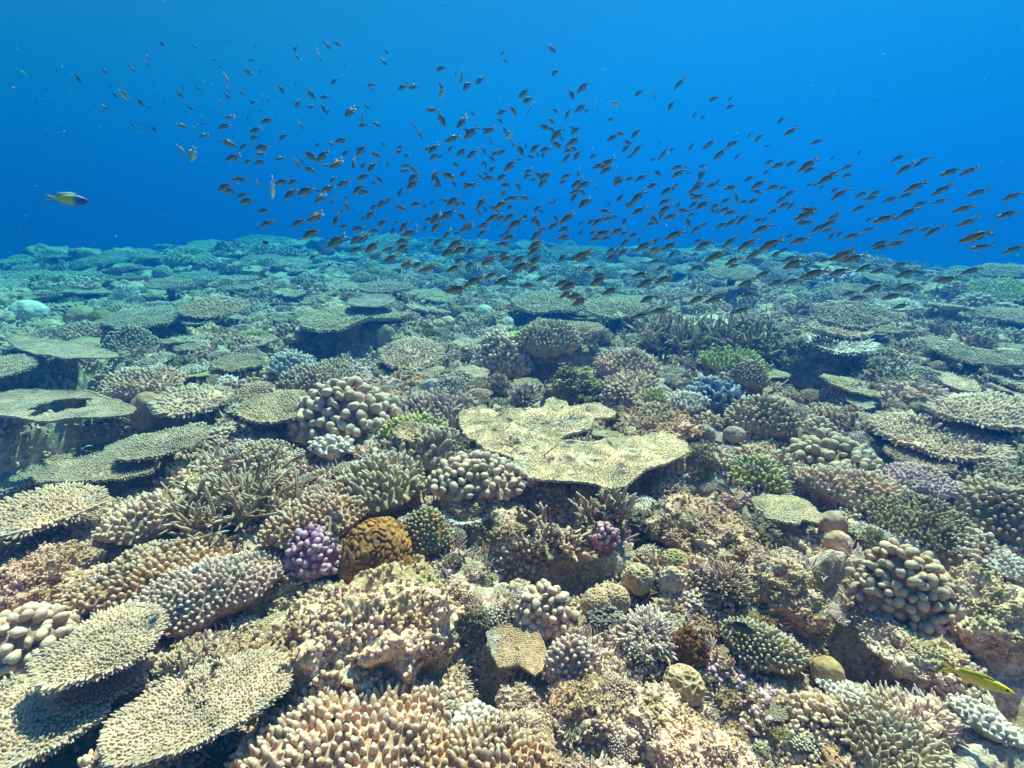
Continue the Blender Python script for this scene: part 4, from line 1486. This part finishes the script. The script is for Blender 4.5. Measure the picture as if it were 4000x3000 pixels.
M_FINP = fish_mat('pale_fish_fin', (.45, .44, .36), (.7, .68, .58))
SETS = {'p': fish_set(.38, .14, .15, M_FISHP, M_FINP), 'y': fish_set(.32, .14, .15, M_FISHY, M_TAIL)}
for _i, (fh_, fw_, fs_, fb_) in enumerate(((.31, .13, .15, 0), (.295, .13, .16, .35), (.28, .12, .15, -.35), (.245, .11, .15, 0), (.23, .10, .15, .3), (.215, .10, .14, -.25))):
    SETS['d%d' % _i] = fish_set(fh_, fw_, fs_, M_FISH, M_TAIL, fb_)

# x, y, length, tail angle (degrees, picture) of every fish seen; f faint and far, p pale flank, y yellowish
C1 = """997 270 50 140;1200 287 45 150;910 348 45 170 f;903 395 50 125;815 425 60 155;640 435 55 145;635 222 45 20 f;310 408 40 140 f;480 485 60 130;285 553 35 20 f;285 615 35 10 f;362 620 45 170 f;640 660 60 170;705 587 50 140;760 580 80 140 p;952 500 40 110;862 630 65 140;915 655 45 150;992 700 40 110;1195 465 35 150 p;1222 548 50 150;1265 515 50 140 f;1110 588 60 150;1330 372 40 20;1283 390 35 150 f;1358 412 35 30 f;1555 375 45 10;1395 480 65 120 p;1530 447 70 160 y;1610 443 40 60 f;1408 548 50 100;1400 590 60 145;1362 633 50 130;1490 572 50 150;1575 278 35 90;1825 300 45 60;1832 348 50 140;1968 340 75 120;2018 280 65 150;2080 272 60 170;2125 390 45 110;1940 467 40 80 p;2065 502 60 45;2117 470 35 120 y;1820 512 40 160 f;1733 550 65 125;1917 582 80 140;2005 603 65 10;1840 640 65 60 p;1925 660 50 20;1993 668 55 130;2025 692 45 50;1565 630 55 30;1617 600 50 95;1657 622 40 60 f;1605 685 40 10 f;1530 730 55 80 f;2165 690 100 40;1175 668 55 165;1247 727 45 110;1010 612 30 150 f;1125 775 75 165;1195 787 35 120;1255 768 40 10 f;945 795 55 140;845 757 40 140 f;805 795 60 150 f;165 775 30 10 f;370 822 45 160 f;497 832 30 20 f;685 768 25 30 f;1258 838 70 30;1420 722 75 25;1385 780 90 35;1648 748 90 25;1578 803 85 35;1572 850 65 30;1620 910 100 22;1608 950 75 10;1605 1003 85 25;1410 885 110 165;1505 905 65 40;1117 922 70 130 p;1440 972 105 30;1535 997 60 35;1732 980 65 20;1750 847 70 40;1855 768 70 120 p;1830 1005 70 125;1860 995 35 130;1905 1045 85 170;1912 962 95 155;1990 965 100 50;2040 888 50 170;2108 868 90 20;2080 1010 110 35;2185 1000 70 80;1480 1108 95 10;1388 1155 100 40;1425 1182 80 15;1497 1207 75 30;1523 1243 90 25;1590 1130 55 115;1684 1160 110 88 p;1742 1125 90 20;1810 1122 75 35;1795 1195 105 45;1890 1180 120 30;2025 1165 95 25;2122 1132 90 30;1982 1220 100 40;2050 1245 50 60 y;2135 1270 70 125;1630 1303 75 20;1650 1378 95 35;1843 1375 100 35;1950 1338 125 30;1922 1443 125 30;2075 1355 80 70;2080 1488 135 35;2140 1220 40 20;2110 1305 40 80"""
C2 = """330 322 40 150;315 383 60 150;240 525 60 10;240 550 40 150;670 425 75 20;760 450 35 80;795 480 70 75;435 540 75 25;500 537 70 20;455 512 40 160;665 530 55 120;832 530 75 40;910 497 70 40;1050 327 40 40;1060 375 45 150;1350 303 75 145;1375 447 65 35;1180 577 90 30;1205 618 75 20;1215 670 90 65;1110 680 75 130;1045 695 70 15;1470 582 70 125;1545 540 95 35;1370 685 50 150;1530 667 90 30;1567 685 45 10;1450 705 70 60;210 658 45 150;148 668 45 20;180 725 60 85;187 775 65 15;267 767 65 165;612 680 75 5;668 735 100 125;860 700 45 125;503 780 45 140;535 828 55 130;800 752 105 45;855 820 115 40;830 815 70 140;970 805 95 25;940 800 45 20;1060 805 60 125;1030 745 50 150;1345 745 55 150;1305 785 80 160;1385 830 110 40;1350 800 60 140;1410 855 40 120;1500 805 75 30;1480 790 45 160;1720 735 50 15;1632 670 50 85 f;1890 575 70 25;1990 590 50 75 p;2090 650 70 50;2140 515 100 40;740 855 105 25;625 915 95 40;590 915 50 30;975 868 55 110;1108 885 55 115;1155 925 80 120;1187 897 40 110;1250 915 75 35;1315 925 75 10;1262 950 45 120;1375 890 80 140;1490 872 95 25;1445 900 50 60;1485 918 55 160;1730 850 90 20;1770 825 60 165;1815 880 65 165;1872 825 75 40;1880 920 85 45;2040 950 90 45;2015 878 30 20;178 930 95 45;265 955 80 165;310 890 35 150;370 960 25 90;452 962 45 160;635 967 60 25;795 940 85 35;860 952 80 40;930 930 55 130;1005 945 55 30;1045 942 60 25;980 980 50 150;1155 985 40 10;1220 968 55 170;1445 975 90 40;1510 960 75 50;1835 968 45 10;1980 985 40 10;255 985 30 100 p;245 1030 75 45;340 1015 50 75;455 1022 60 10;490 1042 60 140;447 1055 65 10;757 1018 50 150;945 1005 60 88;1095 1025 105 35;1700 1005 110 35;1640 1025 90 15;1690 1050 95 25;500 1098 95 45;495 1140 100 35;187 1098 75 20;282 1108 60 145;640 1110 100 120;630 1085 70 60;710 1085 90 165;745 1133 50 120;808 1070 60 40;905 1088 45 145;940 1072 45 150;962 1100 85 10;1045 1095 75 30;852 1145 100 20;1210 1058 60 15;1240 1110 45 10;1315 1085 90 30;1300 1120 85 55;1265 1080 70 140;1440 1088 80 20;1518 1058 55 80;1420 1125 50 20;1510 1130 95 35;1550 1140 95 25;1500 1180 80 20;1535 1185 60 140;1770 1122 85 30;1905 1098 85 25;2000 1068 65 145;1950 1055 30 70;2130 1032 85 10;2135 1070 100 25;440 1118 40 90;418 1185 65 65;160 1168 95 40;195 1190 75 15;1075 1147 45 165;1140 1150 60 130;1055 1192 55 40 y;1975 1148 75 10;2065 1175 100 30;1620 1150 50 70;1495 1215 70 40;1555 1250 95 40;1885 1215 125 35;1840 1265 55 20;1890 1300 105 25;1775 1222 60 40;2050 1245 95 25;2055 1290 105 30;1680 1305 85 165;1700 1258 35 130;345 1235 55 60;305 1255 80 40;232 1325 80 50;255 1280 60 40;415 1285 75 170;515 1262 70 10;618 1285 55 90;745 1240 95 35;690 1240 60 160;800 1255 50 140;920 1250 85 50;1040 1262 90 30;990 1285 80 140;1105 1225 100 10;1180 1222 85 160;1095 1278 55 40;935 1290 50 120;895 1305 60 125;1373 1237 45 65 y;1282 1307 45 150;640 1345 100 40;710 1325 110 30;595 1355 60 10;790 1335 70 140;810 1330 50 80 y;995 1340 110 30;1090 1340 90 35;1370 1345 50 130;1450 1345 115 30;1365 1395 75 30;1255 1370 75 120;1245 1350 60 50;1640 1365 95 35;1700 1350 80 10;1805 1362 55 50;1605 1405 65 110;1980 1352 90 130;2085 1338 95 15;2160 1300 90 165;310 1375 75 35;160 1412 80 20;258 1425 80 15;440 1400 85 55;520 1395 55 110;640 1400 90 45;830 1405 100 25;935 1390 80 25;1130 1380 120 30;1430 1415 80 20;1025 1390 30 30;1760 1425 95 20;1670 1440 110 20;1800 1443 60 10;150 1475 100 35;200 1460 80 40;475 1440 100 20;430 1490 80 15;710 1440 80 50;925 1435 80 40;1090 1467 85 15;1055 1507 85 5;1260 1450 95 45;1295 1420 60 30;1430 1465 80 10;1625 1475 85 15;1695 1470 80 15;1860 1450 65 25;1805 1497 85 40;1893 1475 45 60;2110 1450 130 20;650 1495 75 40;245 1525 115 40;345 1535 85 25;435 1530 95 25;150 1540 90 25;760 1505 120 30;790 1540 105 25;715 1555 100 30;855 1545 85 40;1250 1510 95 35;1245 1545 105 35;1920 1520 115 25;2080 1520 100 20;1990 1545 85 20 y;1720 1545 80 30;1790 1560 80 35;1560 1565 90 20;1060 1570 70 30"""
C3 = """300 610 70 10;403 608 40 40;402 658 65 15;180 707 50 55;232 720 45 50;715 742 65 30;775 810 100 20;935 875 95 10;520 835 40 40;577 852 70 35;425 885 70 15;275 885 85 30;255 908 65 10;338 950 105 35;645 1000 65 10;700 1018 100 15;780 1010 75 15;880 1018 145 28;890 1050 70 10;1035 1070 85 10;1000 1102 130 20;930 1138 45 30;1122 1030 80 15;1122 1083 80 10;1438 975 100 22;1480 1040 130 30;1600 985 105 15;1560 1015 80 20;1758 1062 135 10;1875 1055 130 18;1545 1152 155 15;1710 1170 155 25;1930 1188 145 12;2140 1212 140 15;225 1082 85 55;195 1160 105 22;290 1145 75 10;400 1160 90 5;520 1102 65 20;575 1138 110 25;560 1185 70 155;668 1155 95 10;725 1160 50 10;665 1118 30 80;435 1220 70 100;375 1238 65 15;485 1247 60 5;545 1240 70 15;765 1195 90 30;720 1228 85 30;735 1265 95 15;165 1205 80 140;200 1215 90 10;230 1265 110 25;175 1260 80 35;285 1300 50 140;320 1300 40 60;365 1295 85 15;400 1313 85 15;1080 1197 130 28;1210 1200 95 22;1300 1190 90 15;1270 1222 100 5;1390 1230 105 12;1490 1203 100 15;1700 1240 110 12;1575 1258 105 10;1200 1283 105 22;1840 1288 140 10;1500 1310 140 22;1350 1352 145 8;1440 1345 90 10;2110 1325 150 8;1870 1370 150 18;665 1305 80 20;870 1300 100 140;855 1330 130 20;870 1375 100 10;900 1305 90 20;1035 1340 80 20;1010 1380 130 30;950 1405 110 25;1000 1420 80 15;480 1350 105 40;405 1372 85 35;350 1390 70 20;575 1360 65 8;595 1410 125 22;190 1415 85 35;135 1370 65 115;1258 1415 95 10;1500 1428 130 15;1610 1415 75 10;1660 1425 135 30;1155 1455 105 10;1075 1445 60 50;1915 1462 220 10;825 1485 115 15;240 1510 120 20;400 1490 110 35;510 1505 140 25;650 1510 160 20;1325 1502 120 18;1430 1502 125 10;1330 1530 100 5;1950 1525 140 3;2150 1540 150 12;205 1488 60 10;560 1560 100 25;1100 1565 140 15;690 1565 70 20;320 1570 100 15"""
C5 = """1030 225 110 20;1170 240 135 30;1310 280 130 30;1400 297 110 28;1490 325 175 20;1760 260 90 35;1710 330 140 25;1850 300 110 35;2015 260 150 25;1890 440 180 25;2035 385 130 25;2140 435 150 20;1735 515 190 8;2160 245 120 20"""
C6 = """60 250 130 25;200 260 150 35;80 320 180 30;190 335 120 35;440 235 100 45;600 215 180 25;610 250 100 15;540 235 90 25;860 235 130 35;1240 265 130 12;1390 205 90 35;1750 230 190 20;1910 265 150 25;1925 305 120 10;2090 210 150 30;670 330 110 15;270 415 130 20;1300 325 100 20;1590 325 120 20;140 475 110 10;440 455 140 20;500 480 170 20;760 390 110 15;750 440 150 25;1110 385 150 8;1160 455 170 22;1310 425 160 25;2180 375 150 15;2030 455 150 15;470 550 120 30;545 570 130 5;590 615 150 20;850 525 150 20;1180 590 150 20;1600 595 150 25;1750 600 180 12;2050 555 150 10;1280 695 150 5;1110 740 150 12;1990 690 180 15"""
C7 = """195 245 140 15;225 290 200 20;350 300 110 20;490 258 100 5;640 220 220 15;740 245 200 12;840 320 170 25;400 375 250 12;620 360 190 12;955 350 140 8;1150 295 150 5;1200 370 200 18;1760 350 190 12;1540 425 210 3;80 450 150 12;210 440 150 12;920 500 200 18;1190 480 180 15;1230 500 120 15;780 585 160 8;1080 570 200 10;1150 655 150 12;710 545 140 8"""
FISH = []
for txt, ox, oy, k in ((C1, 0, 0, .6329), (C2, 1300, 0, .6329), (C3, 2600, 0, .6329), (C5, 1000, 900, .452), (C6, 2000, 900, .452), (C7, 3000, 900, .452)):
    for e in txt.split(';'):
        q = e.split()
        FISH.append((ox + float(q[0]) * k, oy + float(q[1]) * k, float(q[2]) * k * 1.12, float(q[3]), q[4] if len(q) > 4 else ''))


def fish_matrix(px, py, lpx, ang, real, rng, yaw=None, dist=None):
    yaw = R(rng.uniform(-34, 34)) if yaw is None else yaw
    t = FPX * real * math.cos(yaw) / lpx if dist is None else dist
    d = ray(px, py)
    if dist is None:
        t *= float(np.linalg.norm(d)) ** (abs(math.cos(R(ang))))
    p = CAM + d * t
    a = R(ang)
    V = unit(d)
    rt = unit(np.cross(V, UP))
    up = np.cross(rt, V)
    X = math.cos(yaw) * (math.cos(a) * rt + math.sin(a) * up) + math.sin(yaw) * V
    Z = np.array([0, 0, 1.0]) if abs(X[2]) < .9 else np.array([0, 1.0, .3])
    Y = unit(np.cross(Z, X))
    Z = np.cross(X, Y)
    M = Matrix(((X[0], Y[0], Z[0]), (X[1], Y[1], Z[1]), (X[2], Y[2], Z[2])))
    return p, M, t


FR = np.random.RandomState(8)
ROWS = []
for (px, py, l, ang, fl) in FISH:
    real = FR.uniform(.074, .098)
    p, M, t = fish_matrix(px, py, l * (1.0 if fl != 'f' else .8), ang, real, FR)
    gz = float(g0(np.array([p[0]]), np.array([p[1]]))[0])
    if p[2] < gz + .2:                       # keep clear of the corals: nearer and smaller
        for k in range(12):
            t *= .93
            real *= .93
            p = CAM + ray(px, py) * t
            if p[2] > float(g0(np.array([p[0]]), np.array([p[1]]))[0]) + .2:
                break
    ROWS.append([px, py, l, ang, fl, p, M, real, t])
SHOWN_N = len(ROWS)
for _ in range(190):
    if FR.rand() < .5:
        px, py, l = FR.uniform(40, 1000), FR.uniform(140, 640), FR.uniform(13, 24)
        ang = FR.uniform(90, 170)
    else:
        px, py, l = FR.uniform(1200, 3400), FR.uniform(560, 1010), FR.uniform(26, 46)
        ang = FR.uniform(5, 60)
    p, M, t = fish_matrix(px, py, l, ang, .085, FR)
    if p[2] > float(g0(np.array([p[0]]), np.array([p[1]]))[0]) + .15:
        ROWS.append([px, py, l, ang, '', p, M, .085, t])
ROWS.sort(key=lambda r: -r[2])
SHOW = ROWS[:296]
REST = ROWS[296:]

# landmarks under the school, used to single the fish out
SPOTS = [(600, 'left far ridge'), (820, 'curved tan table coral'), (1130, 'pale blue finger dome'), (1360, 'lime-tinted table coral'), (1500, 'conical smooth boulder'),
         (1640, 'brown brain coral'), (1800, 'lime finger coral ridge'), (1960, 'golden cauliflower coral'), (2110, 'small blue fish'), (2240, 'pinkish tan table coral'),
         (2400, 'small tan cauliflower coral'), (2520, 'pale staghorn thicket'), (2640, 'small white finger plate'), (2780, 'blue leafy coral'), (2920, 'white-rimmed olive coral'),
         (3080, 'vivid green finger coral'), (3200, 'dark cave rock'), (3330, 'ridged grey table coral'), (3500, 'big tan lobed coral'), (3640, 'pale pink coral cushion'),
         (3840, 'smooth grey-green table coral')]
ORD = ['topmost', 'second from top', 'third from top', 'fourth from top', 'fifth from top', 'sixth from top', 'seventh from top', 'eighth from top', 'ninth from top',
       'tenth from top', 'eleventh from top', 'twelfth from top', 'thirteenth from top', 'fourteenth from top', 'fifteenth from top', 'sixteenth from top',
       'seventeenth from top', 'eighteenth from top', 'nineteenth from top', 'twentieth from top', 'lowest but two', 'lowest but one', 'lowest']
cols = {}
for i, r in enumerate(SHOW):
    k = min(range(len(SPOTS)), key=lambda j: abs(SPOTS[j][0] - r[0]))
    cols.setdefault(k, []).append(i)
FLAB = {}
for k, ids in cols.items():
    ids.sort(key=lambda i: SHOW[i][1])
    for n_, i in enumerate(ids):
        r = SHOW[i]
        head = 'heading right' if 90 < r[3] < 270 else ('nosing down' if 50 < r[3] <= 90 else 'heading left')
        body = {'p': 'pale', 'y': 'yellowish'}.get(r[4], 'dark')
        FLAB[i] = f'{body} damselfish {head}, {ORD[min(n_, len(ORD) - 1)]} in the column above the {SPOTS[k][1]}'


def add_fish(name, label, cat, st, p, M, real, group=None, fins=True):
    o = link(name, st['body'])
    o.matrix_world = Matrix.Translation(p) @ M.to_4x4() @ Matrix.Scale(real, 4)
    tag(o, label, cat, group)
    for nm in ('tail_fin', 'dorsal_fin', 'belly_fin', 'eyes') if fins else ():
        link(nm, st[nm], o)
    return o


for i, (px, py, l, ang, fl, p, M, real, t) in enumerate(SHOW):
    st = SETS[fl] if fl in ('p', 'y') else SETS['d%d' % (FR.randint(3) + (3 if FR.rand() < (px - 1300) / 1300 else 0))]
    add_fish('damselfish', FLAB[i], 'fish', st, p, M, real, 'school of damselfish over the reef')

# the smaller, farther ones of the same school
mb = MB()
parts = [fish_body(.36, .14)] + list(tail_fin(.15)) + dorsal_fin(.34)
for (px, py, l, ang, fl, p, M, real, t) in REST:
    Q = np.array(M) * real
    for V, T, A in parts:
        mb.add(V @ Q.T + p, T, np.clip(A + (.5 if fl in ('p', 'y') else 0), 0, 1))
o = link('far_school', mb.build('far_school', M_FISH))
tag(o, 'many tiny far off damselfish dotted through the blue water', 'fish', None, 'stuff')


# ------------------------------------------------------------------ the fish one can tell apart
def special(name, label, px, py, lpx, ang, real, h, w_, span, mat, fin, yaw=0.0, dist=None, head=False, bend=0.0):
    st = fish_set(h, w_, span, mat, fin, bend, head)
    p, M, t = fish_matrix(px, py, lpx, ang, real, FR, yaw, dist)
    if dist is not None:
        real = lpx * dist / FPX / float(np.linalg.norm(ray(px, py)))
    return add_fish(name, label, 'fish', st, p, M, real)


M_WR = fish_mat('yellow_wrasse_scales', (.42, .52, .06), (.03, .06, .24))
M_WRF = fish_mat('wrasse_fin', (.25, .34, .42), (.40, .46, .5))
special('wrasse', 'yellow-green wrasse with dark blue head alone in open water at left', 262, 778, 185, 187, .16, .31, .15, .10, M_WR, M_WRF, head=True)
M_BL = fish_mat('blue_damselfish_scales', (.04, .10, .30), (.10, .16, .34))
special('damselfish', 'small blue damselfish hovering over the rear of the big sandy table coral', 2122, 1572, 46, 55, .06, .42, .16, .10, M_BL, M_BL, 0, hit(2122, 1572, .25)[1])
M_YE = fish_mat('yellow_green_scales', (.80, .56, .012), (.70, .50, .03))
special('wrasse', 'long yellow-green wrasse in the bottom right corner, facing right', 3812, 2652, 325, 175, .12, .23, .11, .13, M_YE, M_YE, 0, hit(3812, 2652, .16)[1])
M_DK = fish_mat('dark_green_scales', (.02, .035, .025), (.03, .045, .03))
special('surgeonfish', 'dark green fish in the shade behind the green finger bush', 2890, 2452, 130, 172, .1, .42, .14, .10, M_DK, M_DK, 0, hit(2890, 2452, .12)[1])
special('damselfish', 'small black fish with white tail above the upper flat grey table coral', 345, 1752, 62, 178, .06, .45, .15, .10, fish_mat('black_scales', (.01, .01, .014), (.015, .015, .02)),
        fish_mat('white_fin', (.7, .72, .75), (.75, .75, .75)), 0, hit(345, 1752, .22)[1])
special('damselfish', 'little black fish just over the far left reef edge', 1034, 947, 34, 180, .08, .5, .16, .10, fish_mat('black_scales', (.01, .01, .014), (.015, .015, .02)), M_FINP, 0, 6.0)
M_TN = fish_mat('tan_wrasse_scales', (.30, .24, .13), (.62, .58, .48))
special('wrasse', 'tan wrasse with a white stripe diving right beside the vivid green finger coral', 2825, 1905, 110, 145, .1, .26, .12, .09, M_TN, M_TN, 0, hit(2825, 1905, .12)[1])
special('wrasse', 'sandy brown fish resting over the brown-grey lobed coral', 3190, 1692, 130, 170, .1, .28, .13, .09, M_TN, M_TN, 0, hit(3190, 1692, .1)[1])
M_TE = fish_mat('teal_scales', (.02, .12, .12), (.06, .22, .22))
special('wrasse', 'small teal fish in the shade right of the brown brain coral', 1690, 2118, 70, 148, .07, .28, .12, .08, M_TE, M_TE, 0, hit(1690, 2118, .1)[1])
special('wrasse', 'small blue-green fish nosing up beside the scalloped table coral', 2027, 1160, 40, 265, .07, .3, .12, .08, M_TE, M_TE, 0, hit(2027, 1160, .2)[1])
special('butterflyfish', 'pale silvery fish hanging nose down left of the school', 752, 602, 66, 75, .1, .42, .12, .14, M_FISHP, M_FINP)
special('damselfish', 'bright white-flanked fish highest in the middle of the school', 1728, 363, 46, 55, .08, .45, .14, .12, M_FISHP, M_FINP)
special('damselfish', 'white-bellied fish turned sideways in the thick of the school', 1990, 525, 46, 45, .08, .42, .14, .12, M_FISHP, M_FINP)
special('damselfish', 'pale fish facing right alone in the upper right of the school', 2400, 405, 44, 160, .08, .4, .14, .12, M_FISHP, M_FINP)
M_TU = fish_mat('turquoise_scales', (.08, .42, .36), (.2, .5, .42))
special('parrotfish', 'faint turquoise parrotfish far off in open water at right', 3420, 392, 60, 20, .28, .32, .14, .1, M_TU, M_TU)
special('fusilier', 'faint slender fish alone at the far upper left', 87, 283, 64, 155, .2, .2, .1, .1, M_FISHP, M_FINP)
# ------------------------------------------------------------------ the water: its surface overhead and the blue haze of the water itself
m, nt, N, L, b = mat_base('sea_surface')
N.remove(b)
tr = N.new('ShaderNodeBsdfTransparent')
gl = N.new('ShaderNodeBsdfGlossy')
gl.inputs['Roughness'].default_value = 0.5
gl.inputs['Color'].default_value = (.35, .62, 1, 1)
fr = N.new('ShaderNodeFresnel')
fr.inputs['IOR'].default_value = 1.33
mx = N.new('ShaderNodeMixShader')
geo = N.new('ShaderNodeNewGeometry')
bp = N.new('ShaderNodeBump')
bp.inputs['Strength'].default_value = 0.25
bp.inputs['Distance'].default_value = 0.12
L.new(noise(nt, geo.outputs['Position'], 1.1, 3, .5), bp.inputs['Height'])
L.new(bp.outputs[0], gl.inputs['Normal'])
L.new(fr.outputs[0], mx.inputs[0])
L.new(tr.outputs[0], mx.inputs[1])
L.new(gl.outputs[0], mx.inputs[2])
L.new(mx.outputs[0], N['Material Output'].inputs['Surface'])
n = 160
g = np.linspace(-107, 107, n)
X, Y = np.meshgrid(g, g, indexing='ij')
Z = WATER_TOP + .05 * pn(np.stack([X.ravel() / 2.2, Y.ravel() / 1.4, X.ravel() * 0], -1))
me = new_mesh('water_surface', np.stack([X.ravel(), Y.ravel(), Z], -1), grid_tris(n, n, wrap=False)[:, ::-1], np.zeros(n * n), m)
tag(link('water_surface', me), 'rippled underside of the sea surface above the reef', 'water', None, 'structure')

# drifting specks
rg = np.random.RandomState(4)
nsp = 600
d = np.array([ray(a, c) for a, c in zip(rg.uniform(-200, 4200, nsp), rg.uniform(-100, 1500, nsp))])
tt = rg.uniform(.7, 3.2, nsp)
mb = MB()
inst(mb, T_KNOB, CAM + d * tt[:, None], rg.normal(size=(nsp, 3)), rg.uniform(.0006, .0014, nsp), rg.uniform(.001, .005, nsp), rg)
tag(link('drifting_specks', mb.build('drifting_specks', M_LOBE), color=(.35, .4, .42)), 'tiny pale specks drifting in the water', 'specks', None, 'stuff')

hm = bpy.data.materials.new('water_haze')
hm.use_nodes = True
N, L = hm.node_tree.nodes, hm.node_tree.links
N.remove(N['Principled BSDF'])
pv = N.new('ShaderNodeVolumePrincipled')
pv.inputs['Color'].default_value = (*HAZE_COLOR, 1)
pv.inputs['Absorption Color'].default_value = (*HAZE_ABSORB, 1)
pv.inputs['Density'].default_value = HAZE_DENSITY
pv.inputs['Anisotropy'].default_value = HAZE_ANISO
L.new(pv.outputs[0], N['Material Output'].inputs['Volume'])
B = 110.0
lo, hi = -8.5, WATER_TOP + .25
V = [(x, y, z) for z in (lo, hi) for x, y in ((-B, -B), (B, -B), (B, B), (-B, B))]
me = bpy.data.meshes.new('haze')
me.from_pydata(V, [], [(0, 3, 2, 1), (4, 5, 6, 7), (0, 1, 5, 4), (1, 2, 6, 5), (2, 3, 7, 6), (3, 0, 4, 7)])
me.materials.append(hm)
tag(link('haze', me), 'blue sea water haze filling the space around the reef', 'water haze', None, 'stuff')
